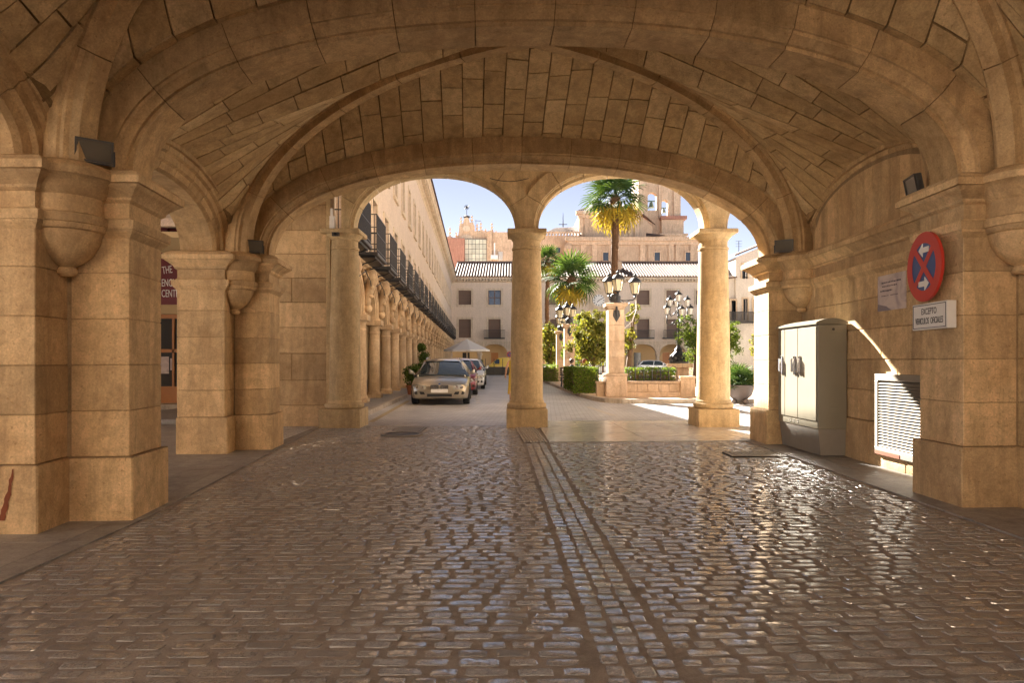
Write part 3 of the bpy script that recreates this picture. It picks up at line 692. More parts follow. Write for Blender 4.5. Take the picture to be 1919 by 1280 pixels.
for k in range(3):
    a, b = COLX[k], COLX[k+1]; cx = (a+b)/2; hs = (b-a)/2
    root = thing('column_arch', (cx, CV, 4.07), 'round stone arch above the columns, %s' % ('over the street and parked car', 'over the palm and garden', 'at the outer end beside the wall pier')[k], 'arch', 'arches carried by the columns')
    pr = [(-0.25,0.42),(-0.25,0.10),(-0.225,0.095),(-0.215,0.07),(-0.18,0.06),(-0.17,0.0),(0.17,0.0),(0.18,0.06),(0.215,0.07),(0.225,0.095),(0.25,0.10),(0.25,0.42)]
    ring(root, hs - 0.24, 1.16, pr, 9, 5, lambda h, ac, z, cx=cx: (cx + h, CV + ac, z), mat=M['column'], clamp=hs - 0.001, z0=4.07, core=False)
    S = arc_samples(hs - 0.24 + 0.36, 1.16 + 0.36, 30); m = MB()
    for i in range(30):
        x0, z0 = S[i][0], S[i][1]; x1, z1 = S[i+1][0], S[i+1][1]; x0 = max(-hs, min(hs, x0)); x1 = max(-hs, min(hs, x1))
        if abs(x0 - x1) < 1e-4: continue
        for y in (CV - 0.20, CV + 0.20):
            m.add([(cx+x0, y, 4.07+z0), (cx+x1, y, 4.07+z1), (cx+x1, y, 6.4), (cx+x0, y, 6.4)], [(0,1,2,3)])
    m.build('spandrel', M['column'], root, world=True)
    m = MB(); m.box(a + 0.001, b - 0.001, CV - 0.24, CV + 0.3, 6.401, 7.2); m.build('parapet', M['stucco'], root, world=True)
# end wall on the shop side
t = thing('passage_wall', (-4.4, 14.2, 0), 'ashlar wall between the shop side pier and the first column', 'wall')
m = MB(); m.box(-6.1, -3.83, 14.11, 14.5, -0.03, 6.4); m.build('mortar_core', M['mortar'], t, world=True)
zz = [-0.02, 0.45, 0.97, 1.52, 2.06, 2.58, 3.08, 3.58, 4.07, 4.6, 5.2, 5.8]
for k in range(len(zz) - 1):
    ed = [-6.1, -5.5 + 0.3 * (k % 2), -4.55 - 0.22 * ((k + 1) % 3), -3.83] if k % 3 else [-6.1, -5.0, -3.83]
    for j in range(len(ed) - 1): MB().cbox(ed[j] + 0.004, ed[j+1] - 0.004, 14.10 - (0.03 if k == 0 else 0), 14.2, zz[k] + 0.004, zz[k+1] - 0.004, 0.012).build('block', M['stone'], t, world=True)
m = MB(); m.cbox(-3.83, -3.74, 14.06, 14.4, 0, 6.3, 0.01); m.build('edge_strip', M['column'], t, world=True)
m = MB(); m.tube([(-3.70,14.02,4.33),(-3.70,14.02,4.5)], 0.03, 8); m.box(-3.74, -3.64, 13.98, 14.06, 4.08, 4.34); c = thing('camera_box', (-3.69,14.02,4.08), 'small white junction box above the first column capital', 'box'); m.build('case', M['whitepaint'], c, world=True)
t = thing('security_camera', (-3.6, 13.86, 3.98), 'small dark camera fixed under the first column abacus', 'camera')
m = MB(); m.box(-3.64, -3.50, 13.78, 13.86, 3.90, 3.97); m.build('body', M['lampbody'], t, world=True)
m = MB(); m.lathe([(0.0,0),(0.03,0),(0.03,0.02),(0,0.02)], 12); m.map(lambda x,y,z: (-3.57+x, 13.78-z, 3.935+y)); m.build('lens', M['glass'], t, world=True)
t = thing('cable', (-0.4, 10.9, 4.4), 'thin dark cable sagging under the crown of the arch', 'cable')
m = MB(); m.tube([(-0.36 + 0.07*i, 11.08, 4.33 - 0.05*math.sin(math.pi*i/9)) for i in range(10)], 0.006, 5); m.build('wire', M['cable'], t, world=True)
# a stone pier closes the outer end of the column row
t = thing('end_pier', (8.1, CV, 0), 'plain square stone pier closing the column row', 'pier'); m = MB()
for k in range(10): m.cbox(7.85, 8.5, CV-0.3, CV+0.3, 0.41*k + 0.003, 0.41*k + 0.407, 0.012)
m.build('shaft', M['stone'], t, world=True)

# ------------------------------------------------------------------ fittings in the passage
def floodlight(loc, rz, tilt, label):
    t = thing('floodlight', loc, label, 'floodlight', 'floodlights on the pier cornices', rz)
    ct, st = math.cos(tilt), math.sin(tilt)
    rot = lambda x, y, z: (x, y*ct - z*st, y*st + z*ct + 0.13)
    m = MB(); m.cbox(-0.17, 0.17, -0.03, 0.05, -0.12, 0.12, 0.012); m.map(rot).build('housing', M['lampbody'], t)
    m = MB(); m.box(-0.15, 0.15, -0.034, -0.0305, -0.10, 0.10); m.map(rot).build('glass', M['lampglass'], t)
    m = MB()
    for a, b, c, d in ((-0.17,0.17,0.102,0.12),(-0.17,0.17,-0.12,-0.102),(-0.17,-0.152,-0.101,0.101),(0.152,0.17,-0.101,0.101)): m.box(a, b, -0.045, -0.0305, c, d)
    m.map(rot).build('rim', M['lampbody'], t)
    m = MB(); m.box(-0.19, -0.175, -0.01, 0.02, 0.0, 0.15); m.box(0.175, 0.19, -0.01, 0.02, 0.0, 0.15); m.box(-0.19, 0.19, -0.01, 0.02, -0.012, 0.0); m.build('bracket', M['iron'], t)
    t.scale = (0.8, 0.8, 0.75)
    return t
floodlight(hmap(-3.93, 5.60, 2.985), R(38), R(14), 'square floodlight on the cornice of the rust streaked pier')
floodlight(hmap(-3.92, 10.22, 2.985), R(30), R(10), 'square floodlight on the cornice of the pier beside the shop opening')
floodlight(hmap(3.90, 10.20, 2.985), R(-30), R(10), 'square floodlight on the cornice behind the cabinet')
floodlight(hmap(3.78, 6.62, 2.985), R(-100), R(10), 'square floodlight on the cornice above the no stopping sign')
# electrical cabinet
CX0, CX1, CY0, CY1 = 4.13, 4.53, 9.22, 10.58
t = thing('electrical_cabinet', (CX0, CY0, 0.06), 'tall grey metal electrical cabinet with three doors against the wall', 'cabinet')
zf = 0.075
m = MB(); m.loft([[(CX0+0.05,CY0+0.03,zf),(CX1,CY0+0.03,zf),(CX1,CY1-0.03,zf),(CX0+0.05,CY1-0.03,zf)], [(CX0+0.012,CY0+0.012,0.43),(CX1,CY0+0.012,0.43),(CX1,CY1-0.012,0.43),(CX0+0.012,CY1-0.012,0.43)]]); m.build('plinth', M['steeldark'], t, world=True)
m = MB(); m.cbox(CX0, CX1, CY0, CY1, 0.43, 1.86, 0.012); m.build('case', M['steel'], t, world=True)
pr = [(CX0-0.035,1.86),(CX0-0.035,1.885)] + [(CX0-0.035 + (CX1-CX0+0.035)*i/8, 1.885 + 0.055*math.sin(math.pi*(i/8))**0.8) for i in range(1,8)] + [(CX1,1.885),(CX1,1.86)]
m = MB(); m.prism(pr, lambda a, b, d: (a, d, b), CY0-0.03, CY1+0.03); autosmooth(m.build('lid', M['steel'], t, world=True), 30)
ed = [CY0+0.02, CY0+0.62, CY0+1.08, CY1-0.02]
for j in range(3):
    d = MB().cbox(CX0-0.014, CX0+0.002, ed[j]+0.006, ed[j+1]-0.006, 0.54, 1.83, 0.005).build('door', M['steel'], t, world=True)
    hy = (ed[j+1]-0.09) if j == 0 else (ed[j]+0.09 if j == 1 else ed[j]+0.10)
    m = MB(); m.cbox(CX0-0.035, CX0-0.013, hy-0.025, hy+0.025, 1.16, 1.44, 0.008); m.cbox(CX0-0.075, CX0-0.036, hy-0.018, hy+0.018, 1.20, 1.40, 0.01); m.build('handle', M['chrome'], d, world=True)
m = MB()
for j in range(3):
    for q in range(2): m.box(CX0-0.006, CX0-0.0005, CY0+0.62+0.13*j, CY0+0.70+0.13*j, 0.465+0.03*q, 0.48+0.03*q)
m.build('vent_slots', M['alu'], t, world=True)
for zc in (1.70, 0.70):
    m = MB()
    for q in range(6): m.box(CX0+0.17, CX0+0.27, CY0-0.006, CY0-0.0005, zc-0.09+0.03*q, zc-0.075+0.03*q)
    m.build('vent_slots', M['steel'], t, world=True)
m = MB(); m.lathe([(0,0),(0.018,0),(0.018,0.006),(0,0.008)], 14); m.map(lambda x,y,z: (CX0+0.21+x, CY0-z, 1.79+y)); m.build('lock', M['lampbody'], t, world=True)
# ventilation grille
WX = hmap(4.27, 8.0, 0)[0]
t = thing('ventilation_grille', (WX, 7.9, 0.2), 'aluminium louvred ventilation grille low in the side wall', 'grille')
g0, g1, h0, h1 = 7.30, 8.42, 0.22, 1.20
m = MB(); m.box(WX-0.012, WX+0.02, g0+0.02, g1-0.02, h0+0.02, h1-0.02); m.build('back_plate', M['blackpaint'], t, world=True)
m = MB()
for a, b, c, d in ((g0,g1,h1-0.08,h1),(g0,g1,h0,h0+0.09),(g0,g0+0.07,h0+0.0905,h1-0.0805),(g1-0.07,g1,h0+0.0905,h1-0.0805)): m.cbox(WX-0.07, WX+0.01, a, b, c, d, 0.006)
m.build('frame', M['alu'], t, world=True)
n = 22
for k in range(n):
    z = h0 + 0.10 + (h1 - h0 - 0.19) * (k + 0.5) / n
    MB().add([(WX-0.065,g0+0.07,z-0.014),(WX-0.065,g1-0.07,z-0.014),(WX-0.02,g1-0.07,z+0.014),(WX-0.02,g0+0.07,z+0.014),(WX-0.065,g0+0.07,z-0.008),(WX-0.065,g1-0.07,z-0.008),(WX-0.02,g1-0.07,z+0.02),(WX-0.02,g0+0.07,z+0.02)], [(0,1,2,3),(7,6,5,4),(0,4,5,1),(3,2,6,7),(0,3,7,4),(1,5,6,2)]).build('louvre', M['alu'], t, world=True)
m = MB(); m.box(WX-0.076, WX-0.0705, g1-0.55, g1-0.02, h0+0.004, h0+0.05); m.build('rust_stain', M['rust'], t, world=True)
def text(name, body, size, parent, mat, fn_matrix, ext=0.002, sx=1.0):
    cu = bpy.data.curves.new(name, 'FONT'); cu.body = body; cu.size = size; cu.align_x = 'CENTER'; cu.align_y = 'CENTER'; cu.extrude = ext; cu.materials.append(mat)
    tmp = bpy.data.objects.new(name, cu); me = bpy.data.meshes.new_from_object(tmp); bpy.data.objects.remove(tmp); bpy.data.curves.remove(cu)
    o = bpy.data.objects.new(name, me); COL.objects.link(o); o.parent = parent; o.matrix_local = fn_matrix @ Matrix.Diagonal((sx, 1, 1, 1)); return o
# round no stopping sign: faces across the passage (-x); a = towards the viewer, i.e. -y
SXx = hmap(3.74, 6.3, 0)[0]
t = thing('road_sign', (SXx, 6.46, 2.25), 'round red and blue no stopping sign with two white arrows', 'road sign', rz=R(-6))
def disc(r0, r1, x0, x1, n=40): m = MB(); m.lathe([(r0, 0), (r1, 0), (r1, 1), (r0, 1)] if r0 > 0 else [(0, 0), (r1, 0), (r1, 1), (0, 1)], n, cap=False); m.map(lambda a, b, z: (x0 + (x1-x0)*z, a, b)); return m
if True:
    dx = -0.105
    autosmooth(disc(0, 0.325, dx+0.02, dx).build('plate', M['signblue'], t), 40)
    autosmooth(disc(0.225, 0.33, dx+0.022, dx-0.004).build('red_rim', M['signred'], t), 40)
    for sg in (1, -1):
        m = MB(); m.box(-0.24, 0.24, -0.03, 0.03, 0, 0.003 + 0.0005*sg); a = R(45 * sg)
        m.map(lambda x, y, z: (dx - 0.001 - z, x*math.cos(a) - y*math.sin(a), x*math.sin(a) + y*math.cos(a))); m.build('red_bar', M['signred'], t)
    ar = [(-0.10,0.0),(-0.02,0.075),(-0.02,0.03),(0.10,0.03),(0.10,-0.03),(-0.02,-0.03),(-0.02,-0.075)]
    for sg, zc in ((1, 0.16), (-1, -0.16)):
        m = MB(); m.prism([(sg*a*0.95, b*0.85) for a, b in ar], lambda a, b, d: (dx - d, -a, zc + b), 0.0005, 0.0062); m.build('arrow', M['whitepaint'], t)
    m = MB(); m.box(dx+0.02, 0.0, -0.03, 0.03, -0.2, 0.2); m.build('bracket', M['alu'], t)
t = thing('notice_sign', (SXx, 6.42, 1.78), 'small white rectangular sign reading excepto vehiculos oficiales', 'sign', rz=R(-4))
m = MB(); m.cbox(-0.085, -0.001, -0.30, 0.30, -0.125, 0.125, 0.004); m.build('board', M['whitepaint'], t)
m = MB()
for a, b, c, d in ((-0.285,0.285,0.105,0.111),(-0.285,0.285,-0.111,-0.105),(-0.285,-0.279,-0.105,0.105),(0.279,0.285,-0.105,0.105)): m.box(-0.0875, -0.0851, a, b, c, d)
m.build('border_line', M['blackpaint'], t)
RM = Matrix(((0,0,-1,0),(-1,0,0,0),(0,1,0,0),(0,0,0,1)))      # text x -> -y, text y -> z, text normal -> -x
text('lettering', 'EXCEPTO', 0.085, t, M['blackpaint'], Matrix.Translation((-0.0865,0,0.045)) @ RM, 0.001, 0.72)
text('lettering', 'VEHICULOS  OFICIALES', 0.085, t, M['blackpaint'], Matrix.Translation((-0.0865,0,-0.045)) @ RM, 0.001, 0.54)
# poster
t = thing('poster', (WX, 8.15, 2.18), 'faded pale paper notice pasted on the wall below the cornice', 'poster')
tt = NT('notice_paper'); p = tt.pos(); n1 = tt.noise(p, 3.5, 5, 0.6, 1.0); tt.set(Base_Color=tt.mix(tt.ramp(n1, [(0.4,0.0),(0.62,1.0)]), (0.62,0.53,0.49), (0.42,0.35,0.35)), Roughness=0.7); M['paper'] = tt.m
m = MB(); m.box(-0.012, -0.0005, -0.30, 0.30, -0.21, 0.22); m.build('sheet', M['paper'], t)
rq = random.Random(5); m = MB()
for z, y0, y1, h in ((0.13,-0.2,0.22,0.022),(0.085,-0.12,0.2,0.018),(0.03,-0.02,0.24,0.024),(-0.03,0.06,0.22,0.012),(-0.03,-0.14,0.02,0.012)):
    y = y0
    while y < y1: w = rq.uniform(0.012, 0.04); m.box(-0.0135, -0.0122, y, min(y+w, y1), z-h/2*rq.uniform(0.6,1), z+h/2*rq.uniform(0.6,1)); y += w + 0.01
m.build('print', plain('faded_ink', (0.10,0.08,0.10), 0.7), t)
m = MB(); m.add([(-0.0133,0.30,-0.21),(-0.0133,0.0,-0.21),(-0.0133,0.10,-0.16),(-0.0133,0.30,-0.12)], [(0,1,2,3)]); m.build('print', plain('faded_grey_print', (0.25,0.22,0.25), 0.7), t)

# ------------------------------------------------------------------ shop seen through the arcade
SV = 20.0
t = thing('shop_front', (-9.8, SV, 0), 'shop front with orange wooden door under a dark red board', 'shop')
m = MB(); holed_wall(m, -13, -8.0, 0, 4.4, [(-10.55, -9.72, 0.14, 2.75)], 0.15, lambda a, d, z: (a, SV + d, z)); m.build('wall', M['ochre'], t, world=True)
m = MB(); m.box(-9.70, -9.3, SV-0.03, SV-0.001, 0.14, 1.1); m.build('dado', M['darkred'], t, world=True)
d = MB().box(-10.53, -9.74, SV+0.10, SV+0.13, 0.2, 2.72).build('door', M['glass'], t, world=True)
m = MB()
for a, b, c, e in ((-10.55,-10.47,0.14,2.74),(-9.80,-9.72,0.14,2.74),(-10.47,-9.80,0.14,0.62),(-10.47,-9.80,1.62,1.72),(-10.47,-9.80,2.62,2.74),(-9.98,-9.92,0.62,2.62)): m.box(a+0.001, b-0.001, SV+0.04, SV+0.10, c, e)
m.build('door_frame', M['wood'], d, world=True)
m = MB(); m.box(-10.4,-10.1,SV+0.094,SV+0.099,1.0,1.5); m.box(-10.06,-9.99,SV+0.094,SV+0.099,1.1,1.45); m.build('paper_notice', M['paper'], d, world=True)
m = MB(); m.box(-11.4, -9.15, SV-0.12, SV-0.06, 3.02, 4.36); m.build('board', M['darkred'], t, world=True)
FM = Matrix(((1,0,0,0),(0,0,-1,0),(0,1,0,0),(0,0,0,1)))
for wd, x, z, rot in (('THE', -10.04, 4.02, 0.14), ('ENGLISH', -9.89, 3.64, 0.0), ('CENTRE', -9.91, 3.33, 0.0)):
    o = text('lettering', wd, 0.31, t, M['whitepaint'], Matrix.Translation((x + 9.8, -0.124, z)) @ FM @ Matrix.Rotation(rot, 4, 'Z'), 0.004, 0.52)
m = MB(); m.box(-13, -8, SV-0.7, SV-0.001, 0.001, 0.14); m.build('step', M['kerb'], t, world=True)
t = thing('slatted_canopy', (-9.8, 18.4, 4.5), 'dark red slatted canopy above the shop board', 'canopy')
for k in range(9): MB().box(-12, -8.2, 15.2 + 0.52*k, 15.32 + 0.52*k, 4.42, 4.62).build('slat', M['darkred'], t, world=True)
m = MB(); m.box(-12, -8.2, 15.0, 20.0, 4.63, 4.68); m.build('cover', M['lampbody'], t, world=True)
# unseen house front added behind the viewer to bounce sunlight into the passage
t = thing('house', (0, -16, 0), 'plain cream house front across the street behind the passage', 'house')
m = MB(); hl = [(x, x+1.1, z, z+1.7) for x in (-9.5,-6,-2.5,1.2,4.8,8.4) for z in (1.0, 4.6)]
holed_wall(m, -16, 16, 0, 8.5, hl, -0.2, lambda a, d, z: (a, -16 + d, z)); m.build('wall', M['stucco'], t, world=True)
for a, b, c, e in hl: MB().box(a, b, -16.25, -16.2, c, e).build('window', M['glass'], t, world=True)
# ------------------------------------------------------------------ left arcaded building, in its own frame: y along the front, x towards the street
FX0, FANG, BAYW = -3.62, math.atan(0.0496), 2.9
fb = thing('arcaded_building', (FX0, 0, 0), 'long cream building with ground floor arcade and iron balconies beside the parked cars', 'building', rz=FANG)
YS, YE, NB = 15.0, 91.5, 25
EZ = 12.3
doors = [(20.1 - 0.55 + 2.92*k, 20.1 + 0.55 + 2.92*k, 4.46, 6.75) for k in range(-1, 24)]
wins = [(20.1 - 0.5 + 2.92*k, 20.1 + 0.5 + 2.92*k, 8.25, 10.0) for k in range(-1, 24)]
m = MB(); holed_wall(m, YS, YE, 4.2, EZ, doors + wins, 0.3, lambda a, d, z: (0.12 - d, a, z)); m.build('wall', M['stucco'], fb)
m = MB(); m.box(-8, 0.11, YS, YS + 0.2, 4.3, EZ); m.box(-8, -7.8, YS, YE, 0, EZ); m.box(-7.9, 0.05, YS, YE, EZ - 0.2, EZ - 0.1); m.build('body', M['stucco'], fb)
m = MB(); m.box(-4.2, -3.9, 20.6, YE, 0.1, 4.2); m.box(-4.2, -0.3, 20.6, 20.75, 0.1, 4.2); m.box(-4.2, 0.1, YS, YE, 4.05, 4.18); m.build('arcade_wall', M['ochre'], fb)
for (a, b, c, d) in doors:
    rv = random.random(); w = MB().box(-0.17, -0.14, a, b, c, d).build('balcony_door', M['glass'] if rv < 0.35 else M['canvas'] if rv < 0.45 else M['shutter'], fb)
    q = MB(); q.box(-0.139, -0.11, (a+b)/2-0.035, (a+b)/2+0.035, c, d); q.box(-0.139, -0.11, a, a+0.07, c, d); q.box(-0.139, -0.11, b-0.07, b, c, d); q.build('frame', M['shutter'], w)
for (a, b, c, d) in wins:
    rv = random.random(); w = MB().box(-0.17, -0.14, a, b, c + ((d-c)*0.5*(rv > 0.6)), d).build('window', M['glass'] if rv < 0.6 else M['shutter'], fb)
    if rv > 0.6: MB().box(-0.17, -0.145, a, b, c, c + (d-c)*0.5).build('lower_pane', M['glass'], w)
    m = MB(); m.box(-0.14, -0.10, a, a+0.08, c, d); m.box(-0.14, -0.10, b-0.08, b, c, d); m.box(-0.14, -0.10, (a+b)/2-0.04, (a+b)/2+0.04, c, d); m.build('frame', M['shutter'], w)
def surround(a, b, c, d, sill):
    m = MB(); w = 0.17
    m.cbox(0.10, 0.16, a-w, a+0.005, c - (0.0 if not sill else 0.02), d+w, 0.008); m.cbox(0.10, 0.16, b-0.005, b+w, c - (0.0 if not sill else 0.02), d+w, 0.008); m.cbox(0.10, 0.162, a+0.006, b-0.006, d-0.005, d+w, 0.008)
    if sill: m.cbox(0.08, 0.22, a-w-0.05, b+w+0.05, c-0.16, c-0.02, 0.01)
    return m
s1 = surround(-0.55, 0.55, 4.46, 6.75, False); s2 = surround(-0.5, 0.5, 8.25, 10.0, True)
o1 = None
for (a, b, c, d) in doors:
    if o1 is None: o1 = s1.build('door_surround', M['trim'], fb, loc=(0, (a+b)/2, 0)); o2 = s2.build('window_surround', M['trim'], fb, loc=(0, (a+b)/2, 0))
    else: link('door_surround', o1.data, fb, (0, (a+b)/2, 0)); link('window_surround', o2.data, fb, (0, (a+b)/2, 0))
# balconies
sl = MB(); sl.cbox(0.1, 0.80, -0.95, 0.95, 4.34, 4.44, 0.012); sl.box(0.14, 0.72, -0.88, 0.88, 4.28, 4.339)
rl = MB()
for z in (4.52, 4.98, 5.50):
    rl.box(0.755, 0.78, -0.93, 0.93, z-0.012, z+0.012)
    for y in (-0.93, 0.905): rl.box(0.12, 0.7549, y, y+0.025, z-0.012, z+0.012)
for i in range(24): y = -0.92 + 1.84*i/23; rl.box(0.760, 0.776, y-0.011, y+0.011, 4.44, 5.50)
for i in range(5):
    x = 0.15 + 0.56*i/4
    for y in (-0.928, 0.906): rl.box(x-0.009, x+0.009, y, y+0.018, 4.44, 5.50)
br = MB()
for y in (-0.6, 0.6):
    br.tube([(0.12,y,3.75),(0.18,y,3.95),(0.35,y,4.15),(0.6,y,4.22),(0.72,y,4.29)], 0.022, 5)
    br.tube([(0.15+0.09*math.cos(t*0.7)*(1-t/12), y, 3.9+0.09*math.sin(t*0.7)*(1-t/12)) for t in range(11)], 0.014, 4)
obs = None
for k in range(-1, 24):
    y = 20.1 + 2.92*k
    if obs is None:
        b = sl.build('balcony', M['iron'], fb, loc=(0, y, 0)); r_ = rl.build('railing', M['iron'], b); q_ = br.build('scroll_bracket', M['iron'], b); obs = (b.data, r_.data, q_.data)
    else:
        b = link('balcony', obs[0], fb, (0, y, 0)); link('railing', obs[1], b); link('scroll_bracket', obs[2], b)
# arcade columns, arches, scroll consoles, cornice
cp = MB(); cp.cbox(-0.27, 0.27, -0.27, 0.27, 0.09, 0.22, 0.01); cp.lathe([(0.25,0.22),(0.255,0.26),(0.235,0.30),(0.225,0.32)] + [(0.222-0.03*(i/8), 0.32+1.98*i/8) for i in range(9)] + [(0.21,2.31),(0.215,2.36),(0.195,2.37),(0.19,2.52),(0.25,2.60)], 22)
cp.cbox(-0.29, 0.29, -0.29, 0.29, 2.60, 2.78, 0.012); cp.lathe([(0,0),(0.05,0),(0.05,0.06),(0,0.07)], 10, (0,0,0))
co = MB()
co.tube([(0.16,0,4.12),(0.30,0,4.02),(0.36,0,3.85),(0.30,0,3.62),(0.24,0,3.42),(0.22,0,3.20),(0.24,0,3.04)], [0.20,0.24,0.22,0.17,0.15,0.13,0.10], 8)
co.ball((0.26,0,2.98), 0.13, 9, 6); co.ball((0.33,0,3.92), 0.22, 9, 6, sc=(1,1.2,0.9)); co.ball((0.38,0.08,3.62), 0.09, 7, 5); co.ball((0.38,-0.08,3.62), 0.09, 7, 5); co.ball((0.34,0,3.35), 0.10, 7, 5, sc=(1,1.3,0.7))
for sg in (-1, 1):
    co.tube([(0.20,sg*0.10,4.05),(0.24,sg*0.28,3.98),(0.22,sg*0.42,3.86),(0.20,sg*0.36,3.72),(0.20,sg*0.27,3.78)], [0.09,0.10,0.09,0.06,0.04], 7); co.ball((0.2,sg*0.55,4.0), 0.10, 7, 5, sc=(0.8,1.3,0.8))
am = MB(); A = arc_samples(1.16, 1.02, 20)
prf = [(-0.22,0.30),(-0.22,0.0),(0.10,0.0),(0.12,0.05),(0.15,0.06),(0.15,0.14),(0.18,0.16),(0.18,0.30)]
am.loft([[(ac, max(-1.449, min(1.449, x + nx*r_)), 2.78 + max(0, z + nz*r_)) for ac, r_ in prf] for x, z, nx, nz in A])
S = arc_samples(1.16+0.28, 1.02+0.28, 20)
for i in range(20):
    x0, z0, x1, z1 = S[i][0], S[i][1], S[i+1][0], S[i+1][1]; am.add([(0.13,x0,2.78+z0),(0.13,x1,2.78+z1),(0.13,x1,4.22),(0.13,x0,4.22)], [(0,1,2,3)])
od = None
for k in range(-1, NB):
    y = 20.87 + BAYW*k
    if od is None:
        a = cp.build('column', M['facstone'], fb, loc=(0,y,0)); autosmooth(a, 40); b = co.build('scroll_console', M['facstone'], fb, loc=(0,y,0), smooth=True); c = am.build('arch', M['facstone'], fb, loc=(0, y+BAYW/2, 0)); autosmooth(c, 40); od = (a.data, b.data, c.data)
    else: link('column', od[0], fb, (0,y,0)); link('scroll_console', od[1], fb, (0,y,0)); link('arch', od[2], fb, (0, y+BAYW/2, 0))
m = MB(); pr = [(0.0,4.10),(0.20,4.12),(0.24,4.18),(0.32,4.21),(0.34,4.27),(0.10,4.275),(0.0,4.275)]
m.prism(pr, lambda a, b, d: (a, d, b), 15.0, YE); m.build('cornice', M['facstone'], fb)
m = MB(); pr = [(0.05,EZ-0.75),(0.14,EZ-0.72),(0.18,EZ-0.6),(0.30,EZ-0.55),(0.34,EZ-0.35),(0.62,EZ-0.30),(0.66,EZ-0.16),(0.74,EZ-0.10),(0.76,EZ+0.05),(0.05,EZ+0.08)]
m.prism(pr, lambda a, b, d: (a, d, b), 15.0, YE - 0.9); m.build('eaves_cornice', M['trim'], fb)
de = MB(); de.box(0.30, 0.54, -0.09, 0.09, EZ-0.50, EZ-0.345); dd = None
for k in range(210):
    y = 17 + 0.35*k
    if k == 0: dd = MB()
    dd.box(0.34, 0.56, y, y+0.17, EZ-0.47, EZ-0.33)
tag(dd.build('dentils', M['trim'], fb), kind='stuff')
rm = MB(); n = 260
for k in range(n):
    y = 15 + 76.0*k/n; w = 76.0/n
    rm.add([(0.85,y,EZ+0.05),(0.85,y+w*0.25,EZ+0.13),(0.85,y+w*0.55,EZ+0.13),(0.85,y+w*0.8,EZ+0.05),(-4,y,EZ+1.75),(-4,y+w*0.25,EZ+1.83),(-4,y+w*0.55,EZ+1.83),(-4,y+w*0.8,EZ+1.75),(0.85,y+w,EZ+0.05),(-4,y+w,EZ+1.75)], [(0,4,5,1),(1,5,6,2),(2,6,7,3),(3,7,9,8),(0,1,2,3)])
tag(rm.build('roof_tiles', M['tile'], fb), kind='stuff')
for (y, z, ln) in ((22.0, 4.05, 6),):      # festoon cables along the cornice
    m = MB()
    for k in range(9):
        y0 = 16.5 + 2.9*k; m.tube([(0.40 + 0.05*math.sin(i), y0 + 2.9*i/8, 3.95 - 0.32*math.sin(math.pi*i/8) + 0.03*math.sin(3*i+k)) for i in range(9)], 0.016, 4)
    m.build('festoon_cable', M['cable'], fb)
# pavement and kerb in front of it
def kx(v): return -2.98 - 0.0365*v
root = paving('pavement', 'grey slab pavement with kerb along the arcaded building', lambda a, b: (kx(b) - 0.16 - a*(4.9 + 0.013*b), b), [0, 0.16, 0.34, 0.55, 0.78, 1.0], steps(14.7, 44, 26) + [60, 92], M['walk'], 0.105, 0.1, 0.01)
for k in range(34):
    v0, v1 = 14.62 + k*1.1, 14.62 + (k+1)*1.1
    MB().add([(kx(v0)-0.15,v0+0.004,-0.02),(kx(v0),v0+0.004,-0.02),(kx(v1),v1-0.004,-0.02),(kx(v1)-0.15,v1-0.004,-0.02),(kx(v0)-0.15,v0+0.004,0.112),(kx(v0)-0.015,v0+0.004,0.112),(kx(v1)-0.015,v1-0.004,0.112),(kx(v1)-0.15,v1-0.004,0.112)], [(4,5,6,7),(1,2,6,5),(0,1,5,4),(2,3,7,6),(0,4,7,3)]).build('kerb_stone', M['kerb'], root)
def stripe(label, pts, w, mat='whitepaint', z=0.005):
    m = MB(); a, b = Vector(pts[0]), Vector(pts[1]); d = (b-a).normalized(); p = Vector((-d.y, d.x)) * w/2
    m.add([(q.x, q.y, z) for q in (a-p, b-p, b+p, a+p)], [(0,1,2,3)]); return tag(m.build('road_marking', M[mat]), label, kind='structure')
M['yellowline'] = plain('worn_yellow_line', (0.46,0.36,0.20), 0.6, var=0.3); M['oldwhite'] = plain('worn_white_line', (0.55,0.5,0.43), 0.6, var=0.35, scale=20)
stripe('worn yellow line beside the kerb', ((kx(16)+0.42, 15.2), (kx(24)+0.3, 23.5)), 0.14, 'yellowline')
stripe('worn cream line on the setts before the garden', ((2.55,17.0), (2.25,20.4)), 0.16, 'oldwhite')
for k in range(7): stripe('short white dash of the parking line beside the parked car', ((-1.10 - 0.05*k, 22.2 + 0.9*k), (-1.12 - 0.05*k, 22.5 + 0.9*k)), 0.16, 'oldwhite')['group'] = 'parking dashes'

